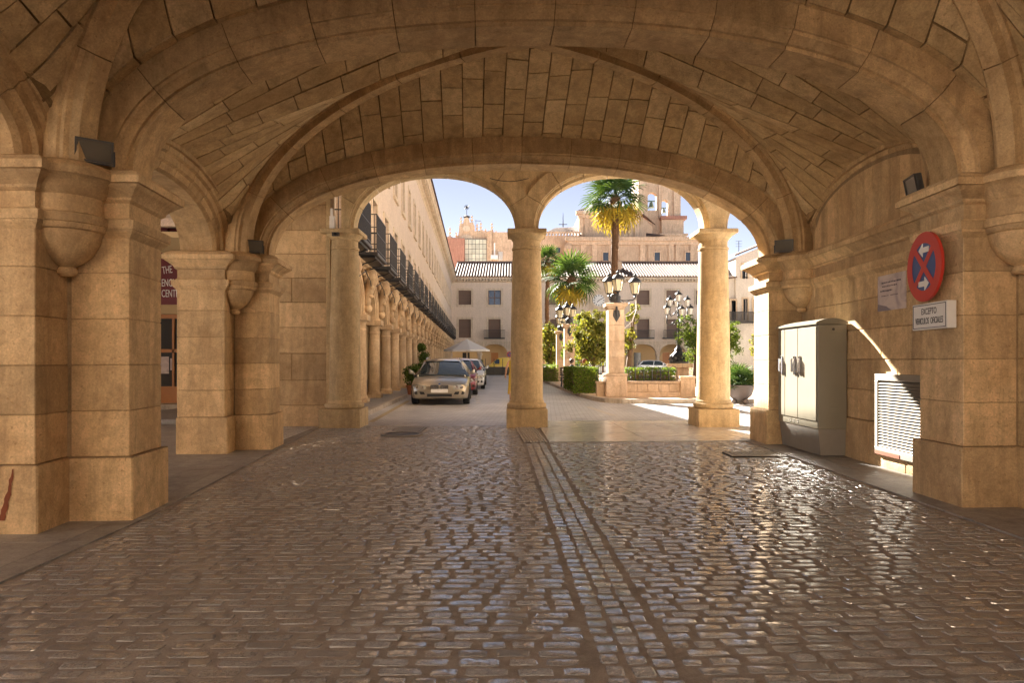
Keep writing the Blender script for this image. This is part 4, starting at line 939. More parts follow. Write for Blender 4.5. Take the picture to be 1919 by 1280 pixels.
# ------------------------------------------------------------------ far building closing the square
FV = 90.0; S9 = FV / FPX
fx = lambda px: PX(px, FV)
t = thing('town_building', (fx(1080), FV, 0), 'long beige building with tiled roof, clock and arches closing the square', 'building')
CXS = [871 + 55.7*k for k in range(-1, 11)]
clock_px = 1122
hole = []; up_w = []; lo_w = []
for c in CXS:
    if abs(c - clock_px) < 30 and True: continue
    up_w.append((fx(c-12), fx(c+12), PZ(571, FV), PZ(544, FV)))
for c in CXS: lo_w.append((fx(c-11.5), fx(c+11.5), PZ(633, FV), PZ(598, FV)))
EZF = PZ(527, FV)
m = MB(); holed_wall(m, fx(800), fx(1430), PZ(640, FV), EZF, up_w + lo_w, 0.35, lambda a, d, z: (a, FV + d, z)); m.build('wall', M['stucco2'], t, world=True)
for k, (a, b, c, d) in enumerate(up_w + lo_w):
    isup = k < len(up_w); open_ = (k in (2,)) 
    w = MB().box(a, b, FV + 0.28, FV + 0.32, c, d).build('window', M['glass'] if open_ else M['shutter'], t, world=True)
    m = MB()
    if open_:
        for x in (a, (a+b)/2-0.06, b-0.12): m.box(x, x+0.12, FV+0.2, FV+0.279, c, d)
        m.box(a, b, FV+0.19, FV+0.199, (c+d)/2-0.05, (c+d)/2+0.05)
    else:
        for j in range(10): z = c + (d-c)*j/10; m.box(a+0.05, b-0.05, FV+0.25, FV+0.279, z+0.02, z+(d-c)/10*0.75)
    m.build('frame' if open_ else 'blind', M['shutter'], w, world=True)
    m = MB(); g = 0.28
    for p, q, r_, s_ in ((a-g,a,c-0.3,d+g),(b,b+g,c-0.3,d+g),(a,b,d,d+g)) + (((a,b,c-0.3,c),) if isup else ()): m.box(p, q, FV-0.05, FV+0.02, r_, s_)
    m.build('surround', M['trim'], w, world=True)
    if not isup and k - len(up_w) not in (1,):
        bm = MB(); x0, x1 = a - 0.55, b + 0.55
        bm.box(x0, x1, FV-0.75, FV-0.051, c-0.16, c-0.02)
        bal = bm.build('balcony', M['iron'], t, world=True); rm = MB()
        rm.box(x0, x1, FV-0.74, FV-0.70, c+0.95, c+1.0)
        for j in range(22): x = x0 + (x1-x0)*j/21; rm.box(x-0.015, x+0.015, FV-0.735, FV-0.705, c-0.02, c+0.95)
        rm.build('railing', M['iron'], bal, world=True)
# arches of the ground floor
zs_, zt = PZ(663, FV), PZ(640, FV)
m = MB(); hs = S9 * 55.7 / 2
for c in CXS:
    A = arc_samples(hs - 0.28, PZ(645, FV) - zs_, 24)
    for i in range(24):
        x0, z0, x1, z1 = A[i][0], A[i][1], A[i+1][0], A[i+1][1]; X = fx(c)
        m.add([(X+x0,FV,zs_+z0),(X+x1,FV,zs_+z1),(X+x1,FV,zt),(X+x0,FV,zt)], [(0,1,2,3)]); m.add([(X+x0,FV,zs_+z0),(X+x1,FV,zs_+z1),(X+x1,FV+0.5,zs_+z1),(X+x0,FV+0.5,zs_+z0)], [(0,1,2,3)])
    m.box(fx(c)+hs-0.28, fx(c)+hs+0.28, FV+0.001, FV+0.5, zs_-0.01, zt)
m.build('arch_wall', M['trim'], t, world=True)
am2 = None
for c in CXS:
    if am2 is None:
        q = MB(); q.lathe([(0.36,0),(0.36,0.2),(0.28,0.3),(0.26,zs_-0.35),(0.36,zs_-0.15),(0.38,zs_)], 14); am2 = q.build('column', M['trim'], t, loc=(fx(c)+hs-fx(1080), 0.25, 0)); autosmooth(am2, 40)
    else: link('column', am2.data, t, (fx(c)+hs-fx(1080), 0.25, 0))
m = MB(); holed_wall(m, fx(800), fx(1430), 0, zt, [(fx(c-8), fx(c+6), 0.1, 2.6) for c in CXS], 0.2, lambda a, d, z: (a, FV + 3.6 + d, z)); m.build('arcade_wall', M['ochre'], t, world=True)
for c in CXS: MB().box(fx(c-8), fx(c+6), FV+3.7, FV+3.75, 0.1, 2.6).build('door', M['glass'] if int(c) % 2 else M['wood'], t, world=True)
m = MB(); m.box(fx(800), fx(1430), FV+0.51, FV+3.59, zt-0.1, zt); m.build('arcade_ceiling', M['stucco2'], t, world=True)
m = MB(); m.prism([(0,EZF-0.15),(-0.25,EZF-0.1),(-0.3,EZF+0.15),(-0.75,EZF+0.22),(-0.8,EZF+0.42),(0,EZF+0.45)], lambda a, b, d: (d, FV + a, b), fx(849), fx(1430)); m.build('eaves_cornice', M['trim'], t, world=True)
mo = MB()
for k in range(95): x = fx(852) + 0.42*k; mo.box(x, x+0.2, FV-0.7, FV-0.25, EZF-0.02, EZF+0.2)
tag(mo.build('eaves_brackets', M['trim'], t, world=True), kind='stuff')
rm = MB(); n = 110; x0, x1 = fx(850), fx(1430); z0, z1 = EZF + 0.46, PZ(493, FV+6) ; w = (x1-x0)/n
for k in range(n):
    x = x0 + w*k; cs = [(0,0),(0.18,0.14),(0.40,0.18),(0.62,0.14),(0.8,0.0),(1.0,0.0)]
    o = [(x+w*a, FV-0.95, z0+b) for a, b in cs] + [(x+w*a, FV+6, z1+b) for a, b in cs]
    rm.add(o, [(i, i+1, 7+i, 6+i) for i in range(5)] + [(0,1,2,3,4)])
tag(rm.build('roof_tiles', M['tile'], t, world=True), kind='stuff')
m = MB(); m.box(x0, x1, FV+5.9, FV+6.5, z1-2, z1+0.28); m.build('ridge', M['tile'], t, world=True)
m = MB(); m.box(fx(1158), fx(1170), FV+2.0, FV+3.4, PZ(505,FV), PZ(486,FV)); m.build('chimney', M['church'], t, world=True)
# clock panel
cx, cz = fx(1122), PZ(563, FV)
m = MB(); m.cbox(cx-1.25, cx+1.25, FV-0.12, FV+0.02, cz-1.2, cz+1.1, 0.02); m.add([(cx-1.4,FV-0.2,cz+1.15),(cx+1.4,FV-0.2,cz+1.15),(cx,FV-0.2,cz+1.95),(cx-1.4,FV,cz+1.15),(cx+1.4,FV,cz+1.15),(cx,FV,cz+1.95)], [(0,1,2),(0,3,4,1),(1,4,5,2),(2,5,3,0)])
ck = m.build('clock_panel', M['trim'], t, world=True)
m = MB(); m.lathe([(0,0),(0.78,0),(0.78,0.05),(0,0.06)], 30); m.map(lambda a, b, c: (cx+a, FV-0.13-c, cz+b)); m.build('clock_dial', M['whitepaint'], ck, world=True)
m = MB()
for k in range(12):
    a = math.pi*2*k/12; q = MB().box(-0.05, 0.05, -0.01, 0.0, 0.56, 0.74); q.map(lambda x, y, z: (cx + x*math.cos(a) + z*math.sin(a), FV-0.20+y, cz - x*math.sin(a) + z*math.cos(a))); m.add(q.v, q.f)
for a, L in ((R(60), 0.52), (R(225), 0.35)):
    q = MB().box(-0.04, 0.04, -0.02, -0.011, 0, L); q.map(lambda x, y, z: (cx + x*math.cos(a) + z*math.sin(a), FV-0.20+y, cz - x*math.sin(a) + z*math.cos(a))); m.add(q.v, q.f)
m.build('clock_figures', M['blackpaint'], ck, world=True)

# ------------------------------------------------------------------ church and chapel behind
CHV = 125.0; gx = lambda p: PX(p, CHV); gz = lambda p: PZ(p, CHV)
t = thing('church', (gx(1180), CHV, 0), 'large ochre stone church with bell tower behind the tiled roof', 'church')
def cornice(m, x0, x1, y0, y1, z, d=0.5, h=0.7):
    m.box(x0-d*0.5, x1+d*0.5, y0-d*0.5, y1, z-h, z-h*0.5-0.002); m.box(x0-d, x1+d, y0-d, y1+0.01, z-h*0.5, z)
m = MB(); m.box(gx(1012), gx(1085), CHV-1, CHV+18, 0, gz(443)); m.build('chapel_wall', M['church'], t, world=True)
m = MB()
for k in range(13): x = gx(1020) + 0.56*k; m.box(x, x+0.3, CHV-1.2, CHV-0.9, gz(443), gz(437.5))
m.box(gx(1012), gx(1088), CHV-1.25, CHV-0.85, gz(437.4), gz(436)); m.build('cresting', M['church'], t, world=True)
def tiled(name, pts, n=24):
    """tiled slope from the eaves edge (a, b) to the ridge edge (d, c)"""
    a, b, c, d = [Vector(p) for p in pts]; q = MB()
    nrm = (b-a).cross(d-a).normalized(); nrm = nrm if nrm.z > 0 else -nrm
    for k in range(n):
        f = [k/n, (k+0.25)/n, (k+0.6)/n, (k+0.85)/n, (k+1)/n]; h = [0, 0.14, 0.14, 0, 0]
        o = [a.lerp(b, u) + nrm*w_ for u, w_ in zip(f, h)] + [d.lerp(c, u) + nrm*w_ for u, w_ in zip(f, h)]
        q.add(o, [(i, i+1, 6+i, 5+i) for i in range(4)])
    return tag(q.build(name, M['tile'], t, world=True), kind='stuff')
tiled('roof_tiles', [(gx(1014),CHV-1,gz(442)),(gx(1090),CHV-1,gz(442)),(gx(1090),CHV+6,gz(413)),(gx(1044),CHV+6,gz(416))], 26)
m = MB(); m.box(gx(1066), gx(1300), CHV-3, CHV+20, 0, gz(459)); m.build('aisle_wall', M['church'], t, world=True)
m = MB(); cornice(m, gx(1066), gx(1302), CHV-3, CHV-2.6, gz(451), 0.9, 1.3)
for p in (1090, 1110, 1150, 1198, 1213, 1250, 1263, 1290): m.box(gx(p)-0.45, gx(p)+0.45, CHV-3.25, CHV-2.99, 0, gz(463))
m.build('aisle_cornice', M['church'], t, world=True)
for p in (1131, 1225, 1282):
    w = MB().box(gx(p-5), gx(p+5), CHV-3.06, CHV-3.01, gz(493), gz(478)).build('window', M['glass'], t, world=True)
    q = MB()
    for a, b, c, d in ((p-7,p-5,495,475.5),(p+5,p+7,495,475.5),(p-5,p+5,478,475.5)): q.box(gx(a), gx(b), CHV-3.2, CHV-3.0, gz(c), gz(d))
    q.build('surround', M['church'], w, world=True)
q = MB(); q.box(gx(1041), gx(1049), CHV-1.06, CHV-1.01, gz(475), gz(466)); q.build('window', M['glass'], t, world=True)
q = MB(); q.box(gx(1055), gx(1070), CHV-3.4, CHV-3.0, 0, gz(473)); q.lathe([(0.75,0),(0.7,0.6),(0.4,1.1),(0.15,1.4),(0,1.6)], 10, (gx(1062.5), CHV-3.2, gz(473))); q.build('niche', M['church'], t, world=True)
# crossing block with hipped roof
bx0, bx1, by0 = gx(1088), gx(1197), CHV+1
m = MB(); m.box(bx0, bx1, by0, by0+14, gz(470), gz(397)); m.add([(bx1,by0,gz(460)),(gx(1240),by0+7,gz(460)),(gx(1240),by0+7,gz(408)),(bx1,by0,gz(397)),(bx1,by0+14,gz(460)),(bx1,by0+14,gz(397))], [(0,1,2,3),(1,4,5,2)])
for p in (1090, 1100, 1184, 1195): m.box(gx(p)-0.4, gx(p)+0.4, by0-0.25, by0-0.001, gz(460), gz(403))
m.build('crossing_wall', M['church'], t, world=True)
m = MB(); cornice(m, bx0, bx1, by0, by0+0.3, gz(394), 0.8, 1.2); m.build('crossing_cornice', M['church'], t, world=True)
tiled('roof_tiles', [(gx(1083),by0-0.8,gz(394)),(gx(1198),by0-0.8,gz(394)),(gx(1172),by0+7,gz(362)),(gx(1130),by0+7,gz(362))], 34)
tiled('roof_tiles', [(gx(1198),by0-0.8,gz(394)),(gx(1243),by0+6,gz(407)),(gx(1200),by0+9,gz(370)),(gx(1172),by0+7,gz(362))], 18)
tiled('roof_tiles', [(gx(1105),CHV-2.8,gz(451)),(gx(1172),CHV-2.8,gz(451)),(gx(1166),CHV+1,gz(443)),(gx(1112),CHV+1,gz(443))], 26)
tiled('roof_tiles', [(gx(1205),CHV-2.8,gz(449)),(gx(1240),CHV-2.8,gz(447)),(gx(1217),CHV+1,gz(436)),(gx(1213),CHV+1,gz(436))], 16)
# tower with bell openings
tv = CHV + 9; tx = lambda p: PX(p, tv); tz = lambda p: PZ(p, tv)
m = MB()
def arched(m, x0, x1, z0, z1, ops, y, dep):
    holes = [(a, b, c, d - (b-a)/2) for a, b, c, d in ops]; top = [(a, b, d - (b-a)/2, d) for a, b, c, d in ops]
    holed_wall(m, x0, x1, z0, z1, [(a, b, c, d2) for (a, b, c, d), (_, _, _, d2) in zip(holes, top)], dep, lambda a, d, z: (a, y + d, z))
    for a, b, zc, d2 in top:
        r = (b-a)/2; cxx = (a+b)/2; n = 14
        for i in range(n):
            t0, t1 = math.pi*i/n, math.pi*(i+1)/n
            p0 = (cxx + r*math.cos(t0), y, zc + r*math.sin(t0)); p1 = (cxx + r*math.cos(t1), y, zc + r*math.sin(t1))
            m.add([p0, p1, (p1[0], y, zc+r), (p0[0], y, zc+r)], [(0,1,2,3)]); m.add([p0, p1, (p1[0], y+dep, p1[2]), (p0[0], y+dep, p0[2])], [(0,1,2,3)])
ops = [(tx(1214), tx(1231), tz(394), tz(360)), (tx(1240), tx(1252), tz(405), tz(374))]
arched(m, tx(1196), tx(1275), tz(460), tz(300), ops, tv, 1.3)
m.box(tx(1275)-0.02, tx(1275)+0.0, tv+0.001, tv+7, tz(460), tz(300)); m.box(tx(1196), tx(1196)+0.02, tv+0.001, tv+7, tz(460), tz(300)); m.box(tx(1196), tx(1275), tv+0.001, tv+8, tz(300), tz(297))
for a, b in ((1196,1210),(1234,1238),(1262,1275)): m.box(tx(a), tx(b), tv-0.3, tv-0.001, tz(410), tz(300))
m.build('tower_wall', M['church'], t, world=True)
for (a, b, c, d), zf_ in zip(ops, (0.42, 0.45)):
    q = MB(); s = (b-a)*0.34; zc = c + (d-c)*zf_
    q.lathe([(s*1.05,-s*1.2),(s*0.85,-s*0.9),(s*0.6,-s*0.1),(s*0.5,s*0.4),(s*0.2,s*0.65),(0,s*0.7)], 14, ((a+b)/2, tv+1.0, zc)); q.box((a+b)/2-s*1.2, (a+b)/2+s*1.2, tv+0.9, tv+1.1, zc+s*0.7, zc+s*1.1); q.build('bell', M['bronze'], t, world=True)
m = MB(); m.box(tx(1236), tx(1284), tv-1.6, tv+1, tz(413), tz(407)); m.build('terrace_slab', M['brick'], t, world=True)
m = MB(); m.box(tx(1238), tx(1279), tv-1.0, tv+6, tz(470), tz(413.2)); cornice(m, tx(1237), tx(1281), tv-1.2, tv-0.9, tz(440), 0.5, 0.8); m.build('tower_base', M['church'], t, world=True)
m = MB(); a = gx(1059); m.tube([(a,CHV+5,gz(415)),(a,CHV+5,gz(388))], [0.12,0.04], 6); m.tube([(a-0.8,CHV+5,gz(410)),(a+0.8,CHV+5,gz(410))], 0.07, 5); m.build('roof_cross', M['iron'], t, world=True)

PV = 112.0; hx = lambda p: PX(p, PV); hz_ = lambda p: PZ(p, PV)
t = thing('chapel', (hx(900), PV, 0), 'brick and stone chapel with ornate gable, finials and glazed bay', 'chapel')
m = MB(); m.box(hx(826), hx(870), PV, PV+8, 0, hz_(446)); m.build('brick_wall', M['brick'], t, world=True)
m = MB(); m.box(hx(912), hx(968), PV+0.3, PV+8, 0, hz_(434)); m.box(hx(917), hx(922), PV, PV+0.29, 0, hz_(432)); m.build('stone_wall', M['church'], t, world=True)
q = MB(); q.box(hx(870), hx(912), PV+0.9, PV+1.0, hz_(494), hz_(446)); gl = q.build('glazed_bay', M['iron'], t, world=True)
for i in range(6):
    for j in range(5):
        a, b = 870.6 + 6.85*i, 870.6 + 6.85*(i+1) - 0.7; c, d = 446.8 + 9.2*j, 446.8 + 9.2*(j+1) - 0.7
        MB().box(hx(a), hx(b), PV+0.80, PV+0.89, hz_(d), hz_(c)).build('pane', M['paleglass'], gl, world=True)
gp = [(832,447),(832,441),(838,440),(841,437),(846,441),(851,442),(857,438),(859,428),(859,420),(863,416),(867,414),(868,407),(871,403.5),(875,403.5),(878,407),(879,414),(884,414),(888,418),(888,429),(893,430),(898,428),(903,427),(908,431),(915,429),(921,428),(926,432),(936,436),(944,440),(952,445),(958,452),(962,460),(962,470),(832,470)]
m = MB(); m.prism([(hx(a), hz_(b)) for a, b in gp], lambda a, b, d: (a, d, b), PV+1.5, PV+2.6); m.build('gable', M['church'], t, world=True)
q = MB(); q.lathe([(0,0),(0.62,0),(0.62,0.2),(0,0.2)], 20); q.map(lambda a, b, c: (hx(873)+a, PV+1.49-c, hz_(425)+b*0.8)); q.build('medallion', M['trim'], t, world=True)
q = MB(); q.prism([(hx(873)+1.05*math.cos(math.pi*i/12), hz_(446)+0.85*math.sin(math.pi*i/12)) for i in range(13)], lambda a, b, d: (a, d, b), PV+1.25, PV+1.499); q.build('shell_lunette', M['trim'], t, world=True)
for p, y0, y1 in ((841,440,419),(853,442,429),(862,416,399),(883,414,396),(893,430,412),(900,429,409),(909,431,423),(921,428,410),(929,434,427),(943,440,433)):
    h = hz_(y1) - hz_(y0); q = MB(); k = h; q.lathe([(0.30,0),(0.30,0.08*k),(0.12,0.12*k),(0.10,0.28*k),(0.24,0.34*k),(0.26,0.40*k),(0.09,0.46*k),(0.07,0.6*k),(0.17,0.66*k),(0.17,0.74*k),(0.06,0.82*k),(0.0,k)], 8, (hx(p), PV+2.0, hz_(y0))); q.build('finial', M['church'], t, world=True)
q = MB(); a = hx(873); q.lathe([(0.5,0),(0.62,0.25),(0.3,0.4),(0,0.5)], 10, (a, PV+2, hz_(403.5))); q.tube([(a,PV+2,hz_(402)),(a,PV+2,hz_(380))], 0.05, 5)
for k in range(6):
    an = math.pi*k/6; q.tube([(a-0.45*math.cos(an),PV+2,hz_(383)-0.45*math.sin(an)),(a+0.45*math.cos(an),PV+2,hz_(383)+0.45*math.sin(an))], 0.05, 4)
q.build('star_finial', M['iron'], t, world=True)
q = MB(); q.tube([(hx(890),PV+3,hz_(432)),(hx(890),PV+3,hz_(405))], 0.04, 4); q.tube([(hx(888),PV+3,hz_(406)),(hx(900),PV+3,hz_(407))], 0.04, 4); q.build('aerial', M['iron'], t, world=True)
q = MB(); q.tube([(hx(927),PV-0.4,hz_(479)),(hx(927),PV-0.4,hz_(456))], 0.13, 8); q.box(hx(920), hx(933), PV-0.8, PV+0.29, hz_(486), hz_(479)); q.build('flue', M['whitepaint'], t, world=True)
q = MB(); q.box(hx(934), hx(942), PV+0.2, PV+0.29, hz_(487), hz_(471)); q.build('window', M['white'], t, world=True)

# ------------------------------------------------------------------ white house on the far side of the garden
WV = 60.0; qx = lambda p: PX(p, WV); qz = lambda p: PZ(p, WV)
t = thing('house', (qx(1400), WV, 0), 'white rendered house with long iron balcony seen beside the outer column', 'house')
ops = [(qx(1391), qx(1401), qz(522), qz(495)), (qx(1393), qx(1401), qz(600), qz(560)), (qx(1371), qx(1379), qz(600), qz(563)), (qx(1412), qx(1420), qz(600), qz(560))]
m = MB(); holed_wall(m, qx(1379), qx(1470), 0, qz(482), [o for o in ops if o[0] > qx(1380)], 0.25, lambda a, d, z: (a, WV + d, z))
m.add([(qx(1379),WV,qz(482)),(qx(1470),WV,qz(482)),(qx(1470),WV,qz(445))], [(0,1,2)]); m.add([(qx(1379),WV,0),(qx(1379),WV+9,0),(qx(1379),WV+9,qz(482)),(qx(1379),WV,qz(482))], [(0,1,2,3)])
m.build('wall', M['white'], t, world=True)
m = MB(); holed_wall(m, qx(1345), qx(1379)-0.002, 0, qz(515), [ops[2]], 0.25, lambda a, d, z: (a, WV + 0.35 + d, z)); m.build('side_wall', M['white'], t, world=True)
for o in ops:
    w = MB().box(o[0], o[1], WV+0.5, WV+0.55, o[2], o[3]).build('window', M['glass'], t, world=True); q = MB(); g = 0.14
    for a, b, c, d in ((o[0]-g,o[0],o[2],o[3]+g),(o[1],o[1]+g,o[2],o[3]+g),(o[0],o[1],o[3],o[3]+g)): q.box(a, b, WV-0.04, WV+0.36, c, d)
    q.build('surround', M['trim'], w, world=True)
bal = MB().box(qx(1352), qx(1425), WV-0.9, WV-0.01, qz(606), qz(603)).build('balcony', M['iron'], t, world=True); q = MB()
q.box(qx(1352), qx(1425), WV-0.89, WV-0.86, qz(587), qz(585.5))
for k in range(46): x = qx(1352) + (qx(1425)-qx(1352))*k/45; q.box(x-0.02, x+0.02, WV-0.885, WV-0.865, qz(603), qz(587))
q.build('railing', M['iron'], bal, world=True)
m = MB(); m.add([(qx(1374),WV-0.5,qz(481)),(qx(1470),WV-0.5,qz(442)),(qx(1470),WV+6,qz(436)),(qx(1374),WV+6,qz(476)),(qx(1374),WV-0.5,qz(478)),(qx(1470),WV-0.5,qz(439)),(qx(1470),WV+6,qz(433)),(qx(1374),WV+6,qz(473))], [(0,3,2,1),(4,5,6,7),(0,1,5,4),(0,4,7,3)]); m.build('roof', M['tile'], t, world=True)
m = MB(); m.add([(qx(1343),WV-0.2,qz(525)),(qx(1380),WV-0.2,qz(521)),(qx(1380),WV+3,qz(512)),(qx(1343),WV+3,qz(516)),(qx(1343),WV-0.2,qz(522)),(qx(1380),WV-0.2,qz(518)),(qx(1380),WV+3,qz(509)),(qx(1343),WV+3,qz(513))], [(0,3,2,1),(4,5,6,7),(0,1,5,4),(0,4,7,3)]); m.build('lower_roof', M['tile'], t, world=True)
q = MB(); q.box(qx(1345), qx(1378), WV+3, WV+6, qz(515), qz(492)); q.build('dormer', M['trim'], t, world=True)
q = MB(); q.box(qx(1343), qx(1380), WV+2.7, WV+6.3, qz(492), qz(488)); q.build('dormer_roof', M['tile'], t, world=True)
for p, y0, y1 in ((1406,468,440),(1366,490,470)):
    q = MB(); q.tube([(qx(p),WV+3,qz(y0)),(qx(p),WV+3,qz(y1))], 0.03, 4)
    for k in range(3): q.tube([(qx(p)-0.3,WV+3,qz(y1)-0.25*k),(qx(p)+0.3,WV+3,qz(y1)-0.25*k)], 0.015, 4)
    q.build('aerial', M['iron'], t, world=True)

# houses closing the far side of the square
for k, (y0, y1, h, mt, lb) in enumerate(((17.0, 31.0, 9.5, 'stucco2', 'beige three storey house on the side of the square opposite the arcade'), (31.02, 44.0, 8.6, 'white', 'white three storey house next to the beige one opposite the arcade'), (44.02, 57.0, 10.0, 'stucco', 'cream house nearest the far building opposite the arcade'))):
    t = thing('house', (24.0, (y0+y1)/2, 0), lb, 'house', 'houses opposite the arcade')
    hl = [(y0 + 1.4 + 2.9*i, y0 + 2.5 + 2.9*i, 0.4 + 3.0*j, 2.5 + 3.0*j) for i in range(int((y1-y0-1)/2.9)) for j in range(3) if 2.6 + 3.0*j < h]
    m = MB(); holed_wall(m, y0, y1, 0, h, hl, 0.25, lambda a, d, z: (24.0 + d, a, z)); m.box(24.3, 31, y0, y1, 0, h); m.build('wall', M[mt], t, world=True)
    for a, b, c, d in hl: MB().box(24.2, 24.24, a, b, c, d).build('window', M['shutter'] if random.random() < 0.5 else M['glass'], t, world=True)
    m = MB(); m.add([(23.4,y0,h),(23.4,y1,h),(27.6,y1,h+1.9),(27.6,y0,h+1.9),(31.4,y0,h),(31.4,y1,h)], [(0,1,2,3),(3,2,5,4),(0,3,4),(1,5,2)]); m.build('roof', M['tile'], t, world=True)
# ------------------------------------------------------------------ the garden island
GZ = 0.14
isl = [(9.5,22.0),(3.55,22.0),(3.05,22.5),(2.80,23.6),(2.62,26.0),(2.35,33.0),(2.1,45.0),(1.9,62.0),(16.0,62.0),(16.0,34.0),(12.0,26.0)]
g = tag(link('garden_island', None), 'raised stone paved garden island with kerb', kind='structure')
m = MB(); m.prism([(x+0.12 if x < 9 else x, y+0.12) for x, y in isl[::-1]], lambda a, b, d: (a, b, d), -0.02, GZ - 0.004); m.build('paving', M['farstone'], g)
for i in range(8):
    a, b = Vector(isl[i]), Vector(isl[i+1])
    if i in (7,): break
    L = (b-a).length; n = max(1, int(L / 1.1)); d = (b-a).normalized(); nn = Vector((-d.y, d.x))
    if nn.dot(Vector((8,40)) - a) < 0: nn = -nn
    for k in range(n):
        p, q = a + d*(L*k/n + 0.004), a + d*(L*(k+1)/n - 0.004); r_, s_ = q + nn*0.22, p + nn*0.22
        MB().add([(v.x, v.y, -0.02) for v in (p,q,r_,s_)] + [(v.x, v.y, GZ) for v in (p,q,r_,s_)], [(4,5,6,7),(0,1,5,4),(1,2,6,5),(2,3,7,6),(3,0,4,7),(7,6,5,4)][:5]).build('kerb_stone', M['kerb'], g)

def lantern(m_body, m_glass, x, y, z, s=1.0):
    """six sided lantern, its foot at (x, y, z)"""
    P = lambda pr: [(r*s, h*s) for r, h in pr]
    m_body.lathe(P([(0.02,0),(0.05,0.03),(0.03,0.06),(0.09,0.10),(0.10,0.12)]), 6, (x,y,z))
    m_glass.lathe(P([(0.105,0.121),(0.17,0.46)]), 6, (x,y,z))
    m_body.lathe(P([(0.19,0.455),(0.20,0.49),(0.17,0.53),(0.10,0.60),(0.05,0.62),(0.05,0.66),(0.075,0.68),(0.03,0.71),(0.0,0.75)]), 12, (x,y,z))
    for k in range(6):
        a = math.pi*2*k/6; m_body.tube([(x+0.11*s*math.cos(a), y+0.11*s*math.sin(a), z+0.12*s), (x+0.178*s*math.cos(a), y+0.178*s*math.sin(a), z+0.46*s)], 0.009*s, 4)
        m_body.ball((x+0.19*s*math.cos(a), y+0.19*s*math.sin(a), z+0.50*s), 0.018*s, 5, 4)
def garden_pillar(x, y, h, label, arms, first=False):
    t = thing('garden_pillar', (x, y, GZ), label, 'pillar', 'stone pillars of the garden wall')
    m = MB(); m.cbox(-0.36, 0.36, -0.36, 0.36, 0, 0.72, 0.012); m.cbox(-0.39, 0.39, -0.39, 0.39, 0.722, 0.80, 0.012); m.build('pedestal', M['farstone'], t)
    z = 0.802; n = 4; hh = (h - 0.22 - z) / n
    for k in range(n): MB().cbox(-0.28, 0.28, -0.28, 0.28, z + hh*k + 0.002, z + hh*(k+1) - 0.002, 0.010).build('block', M['farstone'], t)
    m = MB(); m.loft([[(sx*r_, sy*r_, zz) for sx, sy in ((-1,-1),(1,-1),(1,1),(-1,1))] for zz, r_ in ((h-0.218,0.28),(h-0.19,0.31),(h-0.15,0.32),(h-0.12,0.37),(h-0.02,0.39),(h,0.33))]); m.build('capital', M['farstone'], t)
    l = thing('wall_lantern', (x, y, GZ + h), 'cream lanterns on the %s' % label.replace('square ', ''), 'lantern', 'lanterns on the garden pillars')
    b, gl = MB(), MB(); b.lathe([(0.20,0.0),(0.20,0.25),(0.14,0.30),(0.10,0.34)], 10)
    for ax, ay, az in arms:
        b.tube([(0.1*ax, 0.1*ay, 0.12), (0.5*ax, 0.5*ay, 0.10), (0.9*ax, 0.9*ay, 0.12), (ax, ay, 0.2 + az)], 0.022, 6); lantern(b, gl, ax, ay, 0.2 + az, 1.15)
        if ax*ax + ay*ay > 0.2:
            for q in (0.35, 0.65): b.tube([(ax*q + 0.07*math.cos(i)*ax, ay*q + 0.07*math.cos(i)*ay, 0.04 + 0.05*math.sin(i)) for i in range(7)], 0.012, 4)
    b.tube([(0.0,-0.30,0.1),(0.0,-0.32,-0.25),(0.0,-0.30,-0.55)], [0.03,0.045,0.02], 6); b.add([(-0.1,-0.30,-0.25),(0.1,-0.30,-0.25),(0.13,-0.30,-0.45),(0.0,-0.30,-0.68),(-0.13,-0.30,-0.45)], [(0,1,2,3,4)])
    autosmooth(b.build('bracket', M['iron'], l), 40); gl.build('glass', M['lantern'], l)
    return t
PYV = 24.0
garden_pillar(PX(1153,PYV), PYV, 3.26, 'square stone pillar at the corner of the garden railing', [(-0.22,-0.05,0.02),(0.05,-0.28,0.08),(0.70,0.0,0.0)])
garden_pillar(PX(1067,36), 36, 3.20, 'square stone pillar behind the clipped hedge', [(-0.15,-0.25,0.1),(0.2,0.2,0.05),(-0.5,0.1,0.0)])
garden_pillar(PX(1051,43), 43, 3.15, 'square stone pillar behind the hedge, half hidden by its neighbour', [(-0.15,-0.25,0.1),(0.2,0.2,0.05)])
garden_pillar(PX(1017,56), 56, 3.10, 'square stone pillar far back beside the middle column', [(-0.2,-0.25,0.0),(0.25,0.2,0.05)])
m = MB(); wx, wy, wz = PX(1153,PYV)+0.72, PYV, GZ+3.4
for k in range(2): m.tube([(wx-0.02*k, wy-0.02, wz-0.02),(wx+0.02-0.04*k,wy-0.03,wz-0.35),(wx-0.12-0.1*k,wy-0.03,wz-0.75+0.2*k),(wx-0.40,wy-0.02,wz-1.02+0.42*k)], 0.013, 5)
t = thing('hanging_cable', (wx, wy, wz-1), 'loose white cables hanging from the corner pillar lantern', 'cable'); m.build('wire', M['whitecable'], t, world=True)
